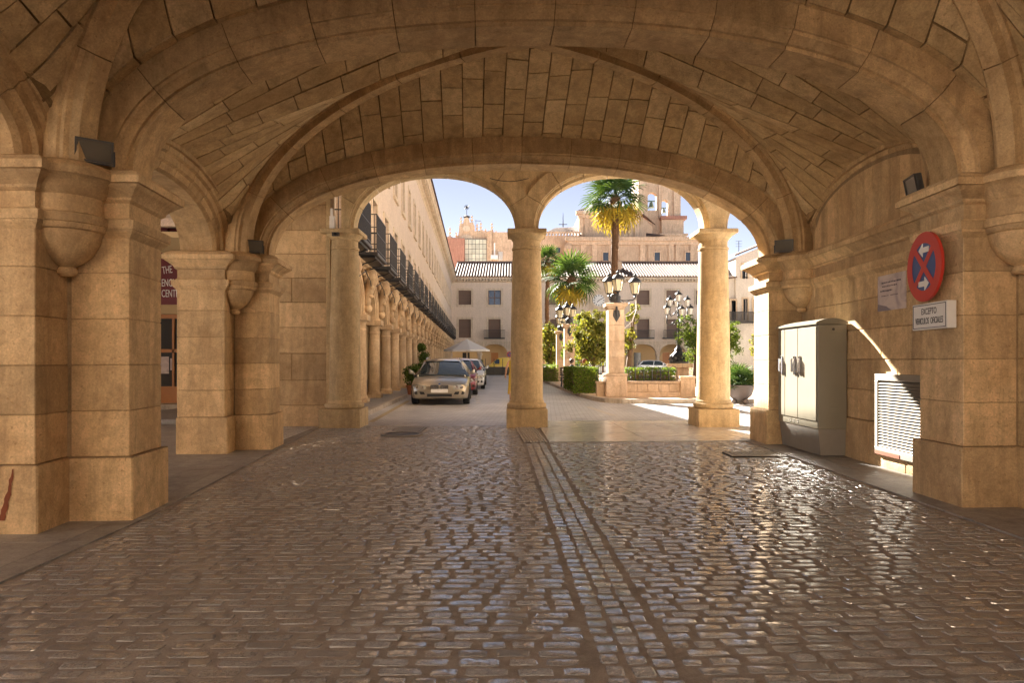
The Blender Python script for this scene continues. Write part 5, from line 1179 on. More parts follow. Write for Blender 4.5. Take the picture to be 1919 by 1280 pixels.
# garden wall with coping, end pier, scroll railing
wxs, wxe = PX(1153,PYV)+0.37, PX(1272,PYV)
t = thing('garden_wall', (wxs, PYV, GZ), 'low stone wall with coping between the corner pillar and end block', 'wall')
ed = steps(wxs, wxe, 5)
for k in range(5): MB().cbox(ed[k]+0.003, ed[k+1]-0.003, PYV-0.16, PYV+0.16, GZ+0.16, GZ+0.45, 0.01).build('block', M['farstone'], t, world=True)
m = MB(); m.box(wxs, wxe, PYV-0.2, PYV+0.2, GZ-0.02, GZ+0.157); m.build('footing', M['farstone'], t, world=True)
m = MB(); m.cbox(wxs, wxe, PYV-0.21, PYV+0.21, GZ+0.452, GZ+0.53, 0.012); m.build('coping', M['farstone'], t, world=True)
m = MB(); m.cbox(wxe+0.002, wxe+0.52, PYV-0.26, PYV+0.26, GZ-0.02, GZ+0.62, 0.012); m.cbox(wxe-0.02, wxe+0.55, PYV-0.29, PYV+0.29, GZ+0.622, GZ+0.70, 0.012); m.build('end_block', M['farstone'], t, world=True)
def scroll_rail(x0, y0, x1, y1, z, label, h=0.52, n=6):
    L = math.hypot(x1-x0, y1-y0); an = math.atan2(y1-y0, x1-x0); t = thing('iron_railing', (x0, y0, z), label, 'railing', rz=an)
    m = MB(); m.tube([(0,0,0.02),(L,0,0.02)], 0.012, 5); m.build('rail', M['iron'], t)
    w = L / n
    for k in range(n):
        c = w*(k+0.5); s = 1 if k % 2 else -1; m = MB()
        m.tube([(c - w*0.46,0,0), (c - w*0.46,0,h*0.7)] + [(c - w*0.46*math.cos(math.pi*i/8), 0, h*0.7 + h*0.3*math.sin(math.pi*i/8)) for i in range(1,9)] + [(c + w*0.46,0,0)], 0.011, 5)
        for zc, rr_ in ((h*0.66, w*0.26), (h*0.28, w*0.22)):
            m.tube([(c + s*w*0.12 + rr_*(1-i/16)*math.cos(i*0.62), 0, zc + rr_*(1-i/16)*math.sin(i*0.62)) for i in range(14)], 0.010, 5)
        m.tube([(c,0,0),(c,0,h*0.4)], 0.010, 5); m.build('scroll_panel', M['iron'], t)
    return t
scroll_rail(wxs+0.05, PYV, wxe-0.05, PYV, GZ+0.53, 'black iron railing with scrolls on the low garden wall')
# side wall returning towards the back
t = thing('garden_wall', (PX(1128,25), 25, GZ), 'short stone wall with coping beside the end of the clipped hedge', 'wall')
m = MB(); m.cbox(PX(1153,PYV)-0.36-0.28, PX(1153,PYV)-0.362, PYV+0.05, PYV+0.36, GZ-0.02, GZ+0.44, 0.01); m.build('block', M['farstone'], t, world=True)
m = MB(); m.cbox(PX(1153,PYV)-0.36-0.30, PX(1153,PYV)-0.363, PYV+0.02, PYV+0.39, GZ+0.442, GZ+0.51, 0.01); m.build('coping', M['farstone'], t, world=True)
m = MB()
for k in range(5): x = PX(1153,PYV)-0.62+0.06*k; m.tube([(x,PYV+0.2,GZ+0.51),(x,PYV+0.2,GZ+1.05)], 0.011, 5)
m.tube([(PX(1153,PYV)-0.64,PYV+0.2,GZ+1.05),(PX(1153,PYV)-0.3,PYV+0.2,GZ+1.05)], 0.014, 5); m.build('bars', M['iron'], t, world=True)
# bench with two people
BV = 33.0; bx = PX(1083, BV)
t = thing('park_bench', (bx, BV, GZ), 'dark iron bench behind the hedge with two people', 'bench')
for k in range(5): MB().box(-0.9, 0.9, -0.30 + 0.11*k, -0.21 + 0.11*k, 0.43, 0.46).build('seat_slat', M['iron'], t)
for k in range(4): MB().box(-0.9, 0.9, -0.34, -0.31, 0.55 + 0.10*k, 0.63 + 0.10*k).build('back_slat', M['iron'], t)
for sx in (-0.8, 0.8): m = MB(); m.tube([(sx,-0.33,0),(sx,-0.33,0.95)], 0.025, 6); m.tube([(sx,0.2,0),(sx,0.2,0.43)], 0.025, 6); m.build('leg', M['iron'], t)

# ------------------------------------------------------------------ people (one skinned body each)
def skin_body(name, verts, edges, rads, mat, parent):
    me = bpy.data.meshes.new(name); me.from_pydata(verts, edges, []); o = bpy.data.objects.new(name, me); COL.objects.link(o); o.parent = parent
    md = o.modifiers.new('skin', 'SKIN'); md.use_smooth_shade = True
    sv = me.skin_vertices[0].data if me.skin_vertices else None
    if sv is None: 
        bpy.context.view_layer.objects.active = o; bpy.ops.mesh.customdata_skin_add(); sv = me.skin_vertices[0].data
    for i, r_ in enumerate(rads): sv[i].radius = (r_, r_) if not hasattr(r_, '__len__') else r_; sv[i].use_root = (i == 0)
    ss = o.modifiers.new('sub', 'SUBSURF'); ss.levels = 1; ss.render_levels = 1
    dg = bpy.context.evaluated_depsgraph_get(); dg.update(); me2 = bpy.data.meshes.new_from_object(o.evaluated_get(dg)); o.modifiers.clear(); o.data = me2; me2.name = name
    me2.materials.clear(); me2.materials.append(mat); me2.polygons.foreach_set('use_smooth', [True]*len(me2.polygons)); return o
def head_mesh(m, c, s=1.0, f=(0,-1)):
    """a head with brow, nose and chin; f = facing direction in plan"""
    n, k = 14, 12; o = []; fs = []
    fx_, fy_ = f; rx, ry = -fy_, fx_
    for i in range(k + 1):
        tt_ = math.pi*i/k; z = -math.cos(tt_)
        for j in range(n):
            a = 2*math.pi*j/n; ca, sa = math.cos(a), math.sin(a)
            r1 = math.sin(tt_) * (0.098 if sa > -1 else 0); w = 0.078; d = 0.098
            if z < -0.2: w *= 1 + 0.35*(z+0.2); d *= 1 + 0.12*(z+0.2)
            x = math.sin(tt_)*w*ca; y = math.sin(tt_)*d*sa
            if sa > 0.9 and -0.35 < z < 0.1: y += 0.018*(1 - abs(z+0.15)/0.3)
            if sa > 0.6 and 0.0 < z < 0.3: y -= 0.004
            o.append((c[0] + (rx*x + fx_*y)*s, c[1] + (ry*x + fy_*y)*s, c[2] + z*0.118*s))
    for i in range(k):
        for j in range(n): fs.append((i*n+j, i*n+(j+1) % n, (i+1)*n+(j+1) % n, (i+1)*n+j))
    m.add(o, fs)
def person_standing(loc, rz, label):
    t = thing('person', loc, label, 'person', rz=rz)
    V = [(0,0,0.92),(0,0,1.05),(0,0.01,1.20),(0,0.02,1.36),(0,0.02,1.44),(0,0.01,1.50),(-0.09,0,0.86),(-0.10,0.02,0.48),(-0.10,0.06,0.09),(-0.11,-0.12,0.03),(0.09,0,0.86),(0.10,0.10,0.50),(0.10,0.24,0.12),(0.11,0.12,0.03),
         (-0.17,0.02,1.38),(-0.22,0.05,1.12),(-0.26,-0.03,0.88),(0.17,0.02,1.38),(0.26,0.0,1.12),(0.30,-0.05,0.88)]
    E = [(0,1),(1,2),(2,3),(3,4),(4,5),(0,6),(6,7),(7,8),(8,9),(0,10),(10,11),(11,12),(12,13),(3,14),(14,15),(15,16),(3,17),(17,18),(18,19)]
    RR = [(0.15,0.11),(0.12,0.09),(0.14,0.10),(0.13,0.09),0.055,0.05,0.085,0.055,0.035,0.03,0.085,0.055,0.035,0.03,0.05,0.04,0.028,0.05,0.04,0.028]
    body = skin_body('body', V, E, RR, M['skin'], t)
    for hnd, d in (((-0.26,-0.03,0.88), -1), ((0.30,-0.05,0.88), 1)):
        m = MB(); x, y, z = hnd; m.tube([(x,y,z+0.03),(x,y-0.008,z-0.03),(x,y-0.012,z-0.09)], [0.022,0.030,0.028], 7)
        for k, L in enumerate((0.075,0.085,0.08,0.06)): yy = y - 0.036 + 0.018*k; m.tube([(x,yy,z-0.085),(x+0.008*-d,yy-0.004,z-0.085-L*0.55),(x+0.02*-d,yy-0.006,z-0.085-L)], [0.009,0.008,0.006], 5)
        m.tube([(x,y-0.022,z-0.03),(x-0.01*d,y-0.05,z-0.06),(x-0.012*d,y-0.055,z-0.095)], [0.011,0.010,0.007], 5); m.build('hand', M['skin'], t, smooth=True)
    m = MB(); head_mesh(m, (0,-0.01,1.62)); m.build('head', M['skin'], t, smooth=True)
    m = MB(); m.ball((0,0.02,1.64), 0.125, 12, 9, sc=(0.80,0.92,0.95)); m.tube([(0,0.09,1.62),(0,0.12,1.50),(-0.03,0.12,1.38)], [0.09,0.09,0.04], 9); m.build('hair', M['hair'], t, smooth=True)
    m = MB()
    loops = []
    for z, rx_, ry_, oy in ((1.40,0.165,0.095,0.02),(1.30,0.175,0.125,0.015),(1.10,0.155,0.115,0.01),(1.02,0.15,0.115,0.01),(0.90,0.18,0.14,0.0),(0.60,0.19,0.17,0.02),(0.30,0.21,0.20,0.04),(0.22,0.215,0.21,0.05)):
        loops.append([(rx_*math.cos(2*math.pi*k/24)*(1+0.04*math.sin(6*k)*(z < 0.8)), oy + ry_*math.sin(2*math.pi*k/24)*(1+0.04*math.cos(5*k)*(z < 0.8)), z) for k in range(24)])
    m.loft(loops, caps=False); m.build('dress', M['yellowcloth'], t, smooth=True)
    return t
person_standing((PX(949, 24.0)+0.26, 24.0, 0.0), R(175), 'person in a long yellow dress walking, half hidden behind the middle column')
def person_seated(loc, rz, label, top, hair):
    t = thing('person', loc, label, 'person', 'two people sitting on the bench', rz)
    V = [(0,0,0.50),(0,-0.04,0.66),(0,-0.05,0.82),(0,-0.03,0.96),(0,0.0,1.04),(0,0.02,1.10),(-0.10,0.20,0.50),(-0.11,0.42,0.50),(-0.11,0.42,0.10),(-0.11,0.54,0.04),(0.10,0.20,0.50),(0.11,0.42,0.50),(0.11,0.42,0.10),(0.11,0.54,0.04),(-0.18,-0.02,0.94),(-0.24,0.06,0.70),(-0.14,0.26,0.60),(0.18,-0.02,0.94),(0.24,0.06,0.70),(0.14,0.26,0.60)]
    E = [(0,1),(1,2),(2,3),(3,4),(4,5),(0,6),(6,7),(7,8),(8,9),(0,10),(10,11),(11,12),(12,13),(3,14),(14,15),(15,16),(3,17),(17,18),(18,19)]
    RR = [(0.16,0.12),(0.14,0.10),(0.15,0.11),(0.14,0.10),0.055,0.05,0.09,0.065,0.045,0.035,0.09,0.065,0.045,0.035,0.055,0.045,0.03,0.055,0.045,0.03]
    skin_body('body', V, E, RR, top, t)
    m = MB(); head_mesh(m, (0,0.04,1.22), 1.0, (0,1)); m.build('head', M['skin'], t, smooth=True)
    m = MB(); m.ball((0,0.0,1.25), 0.125, 12, 8, sc=(0.85,0.95,0.95)); m.build('hair', hair, t, smooth=True)
    for x in (-0.14, 0.14):
        m = MB()
        for k in range(5): m.tube([(x*(1-0.06*k),0.27,0.60),(x*(1-0.08*k),0.32,0.585),(x*(1-0.1*k),0.36,0.56)], [0.012,0.010,0.007], 5)
        m.build('hand', M['skin'], t, smooth=True)
    return t
person_seated((bx-0.30, BV-0.02, GZ), R(20), 'seated person with dark hair and dark top behind the hedge', M['darkcloth'], M['hair'])
person_seated((bx+0.32, BV-0.02, GZ), R(40), 'seated person with pale clothes beside the dark haired one', M['palecloth'], plain('red_hair_scarf', (0.35,0.08,0.04), 0.7))

# ------------------------------------------------------------------ street lamp, furniture
LV_ = 40.0; lx = PX(1272, LV_); zb = PZ(681, LV_)
t = thing('lamp_pedestal', (lx+0.2, LV_, GZ), 'stone table like pedestal under the branched street lamp', 'pedestal')
m = MB(); m.cbox(-0.75, 0.75, -0.75, 0.75, zb-GZ-0.24, zb-GZ, 0.02); m.build('slab', M['farstone'], t); m = MB(); m.cbox(-0.32, 0.32, -0.32, 0.32, 0.30, zb-GZ-0.242, 0.02); m.build('stem', M['farstone'], t)
m = MB(); m.cbox(-1.3, 1.3, -1.2, 1.2, 0, 0.298, 0.02); m.build('base', M['farstone'], t)
ht = PZ(545, LV_) - zb; k_ = ht / 4.25
t = thing('street_lamp', (lx, LV_, zb), 'ornate black street lamp with seven lanterns on curved arms', 'street lamp')
m = MB(); P = [(0.55,0),(0.55,0.10),(0.42,0.14),(0.36,0.3),(0.42,0.45),(0.30,0.62),(0.20,0.72),(0.24,0.80),(0.13,0.95),(0.10,1.15),(0.13,1.25),(0.075,1.4),(0.065,2.2),(0.09,2.25),(0.06,2.32),(0.055,2.75),(0.09,2.8),(0.05,2.9),(0.045,3.25),(0.08,3.3),(0.04,3.5)]
m.lathe([(r_*k_, z*k_) for r_, z in P], 14)
for k in range(4):
    a = math.pi/4 + k*math.pi/2; m.ball((0.45*math.cos(a)*k_, 0.45*math.sin(a)*k_, 0.30*k_), 0.16*k_, 8, 6, sc=(1,1,1.3)); m.tube([(0.5*math.cos(a)*k_,0.5*math.sin(a)*k_,0.1*k_),(0.62*math.cos(a)*k_,0.62*math.sin(a)*k_,0.2*k_),(0.5*math.cos(a)*k_,0.5*math.sin(a)*k_,0.45*k_),(0.25*math.cos(a)*k_,0.25*math.sin(a)*k_,0.6*k_)], 0.07*k_, 6)
autosmooth(m.build('post', M['iron'], t), 40)
arms = [(a, 0.72*k_, 2.35*k_, 2.75*k_) for a in (R(8), R(188))] + [(R(-80), 0.45*k_, 2.4*k_, 2.65*k_)] + [(a, 0.50*k_, 2.9*k_, 3.22*k_) for a in (R(-5), R(175), R(85))]
gl = MB(); lb = MB()
for a, rad, z0, z1 in arms:
    ca, sa = math.cos(a), math.sin(a); q = MB()
    q.tube([(0.05*ca,0.05*sa,z0+0.1),(0.3*rad*ca,0.3*rad*sa,z0+0.16),(0.6*rad*ca,0.6*rad*sa,z0-0.04),(0.85*rad*ca,0.85*rad*sa,z0-0.14),(rad*ca,rad*sa,z0),(rad*ca,rad*sa,z1)], 0.032, 6)
    q.tube([((0.42+0.13*math.cos(i*0.7)*(1-i/14))*rad*ca, (0.42+0.13*math.cos(i*0.7)*(1-i/14))*rad*sa, z0-0.02+0.12*math.sin(i*0.7)*(1-i/14)) for i in range(12)], 0.02, 5); q.build('arm', M['iron'], t, smooth=True)
    lantern(lb, gl, rad*ca, rad*sa, z1, 1.05)
lantern(lb, gl, 0, 0, 3.5*k_, 1.1); autosmooth(lb.build('lantern_frames', M['iron'], t), 40); gl.build('lantern_glass', M['whitepaint'], t)
# parasol
UV = 60.0
t = thing('parasol', (PX(875,UV), UV, 0), 'large white cafe parasol open behind the parked cars', 'parasol')
m = MB(); n = 8; r_ = 2.05; ze, zt_ = PZ(656,UV), PZ(638,UV)
for k in range(n):
    a0, a1 = 2*math.pi*k/n + 0.2, 2*math.pi*(k+1)/n + 0.2; q = MB(); q.add([(r_*math.cos(a0),r_*math.sin(a0),ze),(r_*math.cos(a1),r_*math.sin(a1),ze),(0.25*math.cos(a1),0.25*math.sin(a1),zt_),(0.25*math.cos(a0),0.25*math.sin(a0),zt_),(r_*math.cos(a0),r_*math.sin(a0),ze-0.12),(r_*math.cos(a1),r_*math.sin(a1),ze-0.12)], [(0,1,2,3),(4,5,1,0)]); q.build('panel', M['canvas'], t)
m.lathe([(0.4,zt_-0.12),(0.0,zt_+0.14)], 10); m.build('vent_cap', M['canvas'], t); m = MB(); m.tube([(0,0,0),(0,0,zt_)], 0.05, 8); m.build('pole', M['trim'], t); m = MB(); m.cbox(-0.45,0.45,-0.45,0.45,0,0.15,0.02); m.build('base', M['steeldark'], t)
# terrace screen
TV = 68.0
t = thing('terrace_screen', (PX(935,TV), TV, 0), 'dark low terrace barrier with thin posts in front of the yellow van', 'barrier')
m = MB(); m.cbox(PX(904,TV), PX(985,TV), TV-0.1, TV+0.1, 0.02, 0.85, 0.02); m.build('panel', M['lampbody'], t, world=True)
for p in (910, 926, 942, 958): m = MB(); m.tube([(PX(p,TV),TV-0.12,0),(PX(p,TV),TV-0.12,1.65)], 0.035, 6); m.build('post', M['iron'], t, world=True)
t = thing('road_sign', (PX(955,66), 66, 0), 'small round blue no parking sign on a post by the barrier', 'road sign')
m = MB(); m.tube([(0,0,0),(0,0,2.3)], 0.03, 6); m.build('post', M['alu'], t); m = MB(); m.lathe([(0,0),(0.26,0),(0.26,0.03),(0,0.03)], 20); m.map(lambda a,b,c: (a,-0.04-c,2.05+b)); m.build('plate', M['signblue'], t)
m = MB(); m.lathe([(0.21,0),(0.28,0),(0.28,0.04),(0.21,0.04)], 20, cap=False); m.map(lambda a,b,c: (a,-0.045-c,2.05+b)); m.build('red_rim', M['signred'], t); m = MB(); m.box(-0.22,0.22,-0.085,-0.08,-0.03,0.03); m.map(lambda a,b,c: (a*0.7-c*0.7,b,2.05+a*-0.7-c*0.7)); m.build('red_bar', M['signred'], t)

# ------------------------------------------------------------------ vegetation
def leaves(m, pts_fn, n, size, rq, up=0.3):
    for _ in range(n):
        p, nrm = pts_fn(rq); s = size * rq.uniform(0.6, 1.3)
        d = (nrm + Vector((rq.uniform(-1,1), rq.uniform(-1,1), rq.uniform(-1,1)+up)) * 0.8).normalized(); a = d.cross(Vector((rq.uniform(-1,1), rq.uniform(-1,1), rq.uniform(-1,1)))).normalized(); b = d.cross(a)
        m.add([p - a*s*0.5, p + b*s*0.28 + d*s*0.06, p + a*s*0.5, p - b*s*0.28 + d*s*0.06], [(0,1,2,3)])
def tree(name, x, y, z0, trunk_h, blobs, nleaf, size, label, mat='leaf', group='trees in the garden', seed=1, lean=0.0):
    rq = random.Random(seed); t = thing(name, (x, y, z0), label, 'tree', group)
    m = MB(); m.tube([(0,0,0),(lean*0.3,0.02,trunk_h*0.5),(lean,0,trunk_h)], [0.14,0.11,0.08], 8)
    for c, r_ in blobs: m.tube([(lean,0,trunk_h*0.85),(lean+(c[0]-lean)*0.5,c[1]*0.5,trunk_h+(c[2]-trunk_h)*0.4),c], [0.06,0.04,0.015], 5)
    m.build('trunk', M['bark'], t, smooth=True)
    m = MB(); tot = sum(r_**2 for c, r_ in blobs)
    for c, r_ in blobs:
        cl = [(Vector((rq.gauss(0,1), rq.gauss(0,1), rq.gauss(0,1))).normalized() * rq.uniform(0.55, 1.02), rq.uniform(0.22, 0.42)) for _ in range(26)]
        def f(q, c=c, r_=r_, cl=cl):
            cc, cr = q.choice(cl); d = Vector((q.gauss(0,1), q.gauss(0,1), q.gauss(0,1))).normalized(); p = Vector(c) + cc*r_ + d*cr*r_*q.uniform(0.3,1.0); return p, (p - Vector(c)).normalized()
        leaves(m, f, int(nleaf * r_**2 / tot), size, rq)
    m.build('crown', M[mat], t); return t
tree('magnolia_tree', PX(1112,30), 30, GZ, 1.2, [((0,0,2.3),0.85),((-0.35,0.2,2.9),0.7),((0.35,0,2.9),0.7),((0.1,0.1,1.7),0.75),((-0.5,0,2.0),0.7)], 5200, 0.14, 'bushy tree with ochre tinted leaves beside the corner pillar', 'leaf2', seed=2)
tree('garden_tree', PX(1090,40), 40, GZ, 1.3, [((0,0,2.6),1.0),((0.6,0,2.2),0.9),((-0.5,0,2.0),0.8),((0.2,0,3.2),0.75)], 4200, 0.16, 'dense green tree behind the two people', 'leaf', seed=3)
tree('garden_tree', PX(1028,50), 50, GZ, 1.4, [((0,0,2.6),1.2),((-0.5,0,3.2),0.9),((0.5,0,3.4),0.8),((0.2,0,1.7),0.8)], 3800, 0.19, 'yellow green tree between the middle column and the pillars', 'leaf2', seed=4)
tree('garden_tree', PX(1303,38), 38, GZ, 1.6, [((0,0,2.6),0.95),((-0.3,0,3.1),0.7),((0.2,0,1.9),0.8)], 3800, 0.13, 'rounded bright green tree half hidden by the outer column', 'leaf', seed=5)
tree('garden_tree', PX(1365,40), 40, GZ, 1.4, [((0,0,2.5),0.95),((0.1,0,3.1),0.65),((0.0,0,1.9),0.7)], 3400, 0.13, 'rounded dark green tree just beyond the outer column', 'leaf', seed=6)
tree('garden_tree', PX(1425,42), 42, GZ, 1.4, [((0,0,2.2),0.8),((0.1,0,2.8),0.6)], 2200, 0.14, 'small yellowing tree beside the wall pier edge', 'leaf2', seed=7)
tree('young_tree', PX(1176,26), 26, GZ, 2.0, [((0.15,0,2.9),0.28),((0.30,0,3.25),0.20),((-0.05,0,2.15),0.38),((0.0,0.1,1.85),0.3)], 900, 0.13, 'thin young tree with sparse leaves just behind the corner pillar', 'leaf2', seed=8, lean=0.15)
for k, (px, v_) in enumerate(((1010,62),(1060,62),(1100,58),(1130,64),(1330,58),(1345,56))):
    tree('garden_tree', PX(px,v_), v_, GZ, 1.3, [((0,0,2.2),1.2),((0.5,0,2.8),0.8),((-0.6,0,1.6),0.9)], 1800, 0.22, 'green tree at the back of the garden, %s along the row' % ORD[k], 'leaf', 'trees at the back of the garden', seed=20+k)
def hedge(x0, x1, y0, y1, h, label, n, seed):
    rq = random.Random(seed); t = thing('clipped_hedge', ((x0+x1)/2, (y0+y1)/2, GZ), label, 'hedge', 'hedges in the garden')
    m = MB(); a, b = (x1-x0)/2, (y1-y0)/2; m.cbox(-a+0.10, a-0.10, -b+0.10, b-0.10, 0, h-0.10, 0.1); m.build('core', M['bark'], t)
    m = MB()
    def f(q):
        s = q.choice((0,1,2,3,4,4)); u, w = q.uniform(-1,1), q.uniform(0,1); j = q.uniform(-0.10,0.03)
        if s == 4: return Vector((u*a, q.uniform(-1,1)*b, h+j*0.8)), Vector((0,0,1))
        if s < 2: sg = 1 if s else -1; return Vector((sg*(a+j), u*b, w*h)), Vector((sg,0,0))
        sg = 1 if s == 3 else -1; return Vector((u*a, sg*(b+j), w*h)), Vector((0,sg,0))
    leaves(m, f, n, 0.075, rq, 0.6); m.build('leaves', M['hedge'], t)
hedge(PX(1068,28), PX(1068,28)+0.95, 26.2, 31.5, 0.98, 'bright green clipped hedge beside the corner pillar', 9000, 1)
hedge(PX(1016,44), PX(1016,44)+0.9, 42, 50, 1.0, 'bright green clipped hedge beside the middle column', 4500, 2)
hedge(wxs+0.1, wxe, PYV+0.45, PYV+1.7, 0.98, 'green clipped hedge behind the scroll railing', 6500, 3)
hedge(PX(1300,41), PX(1330,41), 40, 43, 1.1, 'low green hedge beside the lamp pedestal', 2000, 4)
hedge(PX(1362,38), PX(1440,38), 37, 39.5, 0.7, 'low dark hedge behind the bowl planter', 2500, 5)
# fan palms
def frond_mesh(L, fan, droop, nl=17, seed=0):
    rq = random.Random(seed); m = MB(); pts = [(0,0,0),(L*0.5,0,L*0.10),(L,0,L*0.02)]
    m.tube(pts, [0.035,0.022,0.018], 4)
    c = Vector(pts[-1])
    for k in range(nl):
        a = (k/(nl-1) - 0.5) * R(250); l = fan * (0.72 + 0.28*math.cos(a*0.7)) * rq.uniform(0.9,1.05); d = Vector((math.cos(a), math.sin(a), 0)); s = Vector((-d.y, d.x, 0))
        w = fan*0.046; p1 = c + d*l*0.45 + Vector((0,0,0.03)); p2 = c + d*l*0.8 + Vector((0,0,-droop*l*0.22)); p3 = c + d*l + Vector((0,0,-droop*l*0.62))
        m.add([c - s*0.01, p1 - s*w, p1 + s*w, p2 - s*w*0.7, p2 + s*w*0.7, p3], [(0,1,2),(1,3,4,2),(3,5,4)])
    return m
def palm(x, y, z0, h, rt, crown, nf, label, yellow, seed, pet=0.9):
    rq = random.Random(seed); t = thing('fan_palm', (x, y, z0), label, 'palm tree', 'palm trees in the square')
    m = MB(); n = 40; m.tube([(0.05*math.sin(i*0.2), 0, h*i/n) for i in range(n+1)], [rt*(1.15 if i == 0 else 1.0)*(1.0 + 0.10*(i % 2)) for i in range(n+1)], 10); m.build('trunk', M['palmbark'], t)
    m = MB()
    for k in range(230): a = rq.uniform(0,6.28); z = rq.uniform(0.05,1)*h; q = Vector((rt*math.cos(a), rt*math.sin(a), z)); d = Vector((math.cos(a), math.sin(a), rq.uniform(0.2,1.2))); s = Vector((-math.sin(a), math.cos(a), 0)); m.add([q - s*0.05, q + s*0.05, q + d*rq.uniform(0.06,0.14)], [(0,1,2)])
    m.build('leaf_stubs', M['palmbark'], t)
    fr = [frond_mesh(crown*pet*0.5, crown*0.55, dr, seed=i) for i, dr in enumerate((0.15, 0.45, 0.8))]; data = {}
    for k in range(nf):
        f = k / (nf-1); el = R(78 - 140*f) + rq.uniform(-0.15,0.15); az = k*2.399 + rq.uniform(-0.2,0.2)
        di = 0 if f < 0.3 else 1 if f < 0.65 else 2; yl = f > 1 - yellow and rq.random() < 0.85; key = (di, yl)
        if key not in data: o = fr[di].build('frond', M['palmdry'] if yl else M['palm'], t); data[key] = o.data
        else: o = link('frond', data[key], t)
        o.location = (0.10*math.cos(az), 0.10*math.sin(az), h + 0.05 - 0.25*f); o.rotation_euler = (rq.uniform(-0.5,0.5), -el, az)
    m = MB(); m.ball((0,0,h-0.25), rt*1.7, 10, 7, sc=(1,1,1.5)); m.build('fibre_crown', M['palmbark'], t, smooth=True)
    return t
palm(PX(1153,44), 44, GZ, PZ(372,44)-GZ, 0.22, 2.35, 36, 'tall fan palm with brown trunk rising behind the corner pillar lantern', 0.26, 1)
palm(PX(1070,46), 46, GZ, PZ(522,46)-GZ, 0.21, 2.1, 34, 'bushy shorter fan palm between the tall palm and the thin one', 0.22, 2)
palm(PX(1026,54), 54, GZ, PZ(488,54)-GZ, 0.16, 1.4, 28, 'thin trunked fan palm nearest the middle column', 0.15, 3)
# bowl planter
BVp = 21.8; t = thing('bowl_planter', (PX(1387,BVp), BVp, 0), 'large dark bowl planter on ball feet beside the outer column', 'planter')
m = MB(); m.lathe([(0.10,0.13),(0.22,0.15),(0.36,0.28),(0.43,0.48),(0.45,0.56),(0.47,0.57),(0.47,0.61),(0.41,0.61),(0.38,0.5),(0,0.5)], 26); autosmooth(m.build('bowl', M['bowl'], t), 40)
for k in range(4): m = MB(); a = k*math.pi/2 + 0.4; m.ball((0.25*math.cos(a),0.25*math.sin(a),0.085), 0.085, 9, 7); m.build('ball_foot', M['bowl'], t, smooth=True)
t = thing('spiky_plant', (PX(1387,BVp), BVp, 0.5), 'spiky green fan palm growing from the bowl planter', 'plant')
fm = frond_mesh(0.38, 0.36, 0.4, 15, 3); fd = None; rq = random.Random(9)
for k in range(34):
    az = k*2.399; f = k/33; el = R(82 - 90*f)
    if fd is None: o = fm.build('frond', M['palm'], t); fd = o.data
    else: o = link('frond', fd, t)
    o.rotation_euler = (rq.uniform(-0.5,0.5), -el, az); o.location = (0.05*math.cos(az), 0.05*math.sin(az), 0.10 - 0.05*f + 0.15*rq.random()); s = rq.uniform(0.8,1.25); o.scale = (s,s,s)
# potted shrubs by the arcade
def potted(x, y, z, pr, ph, blobs, n, label, seed, size=0.10):
    t = thing('flower_pot', (x, y, z), label + ' terracotta pot', 'plant pot', 'terracotta pots'); m = MB(); m.lathe([(pr*0.7,0),(pr*0.95,ph*0.85),(pr*1.08,ph*0.86),(pr*1.08,ph),(pr*0.92,ph),(pr*0.85,ph*0.8),(0,ph*0.8)], 18); autosmooth(m.build('pot', M['pot'], t), 40)
    s = thing('potted_shrub', (x, y, z + ph*0.8), label + ' leafy shrub', 'shrub', 'shrubs in pots'); rq = random.Random(seed); m = MB()
    for c, r_ in blobs: m.tube([(0,0,0),(c[0]*0.5,c[1]*0.5,c[2]*0.5),c], [0.02,0.015,0.008], 5)
    m.build('stem', M['bark'], s); m = MB()
    for c, r_ in blobs:
        def f(q, c=c, r_=r_): d = Vector((q.gauss(0,1), q.gauss(0,1), q.gauss(0,1))).normalized(); return Vector(c) + d*r_*q.uniform(0.35,1.05), d
        leaves(m, f, n, size, rq)
    m.build('leaves', M['leaf'], s)
potted(PX(772,25.8), 25.8, 0.11, 0.22, 0.36, [((0,0,0.35),0.33),((0.12,0,0.62),0.26),((-0.12,0.05,0.55),0.25)], 420, 'beside the silver car on the arcade pavement,', 11)
potted(PX(897,43.5), 43.5, 0.0, 0.30, 0.62, [((0,0,0.35),0.35),((0.0,0,0.75),0.30)], 420, 'on the street beyond the parked cars,', 12, 0.13)
potted(PX(790,36.5), 36.5, 0.11, 0.22, 0.4, [((0,0,0.6),0.35),((0.1,0,1.2),0.35),((0,0,1.7),0.25)], 420, 'further along the arcade pavement,', 13, 0.12)
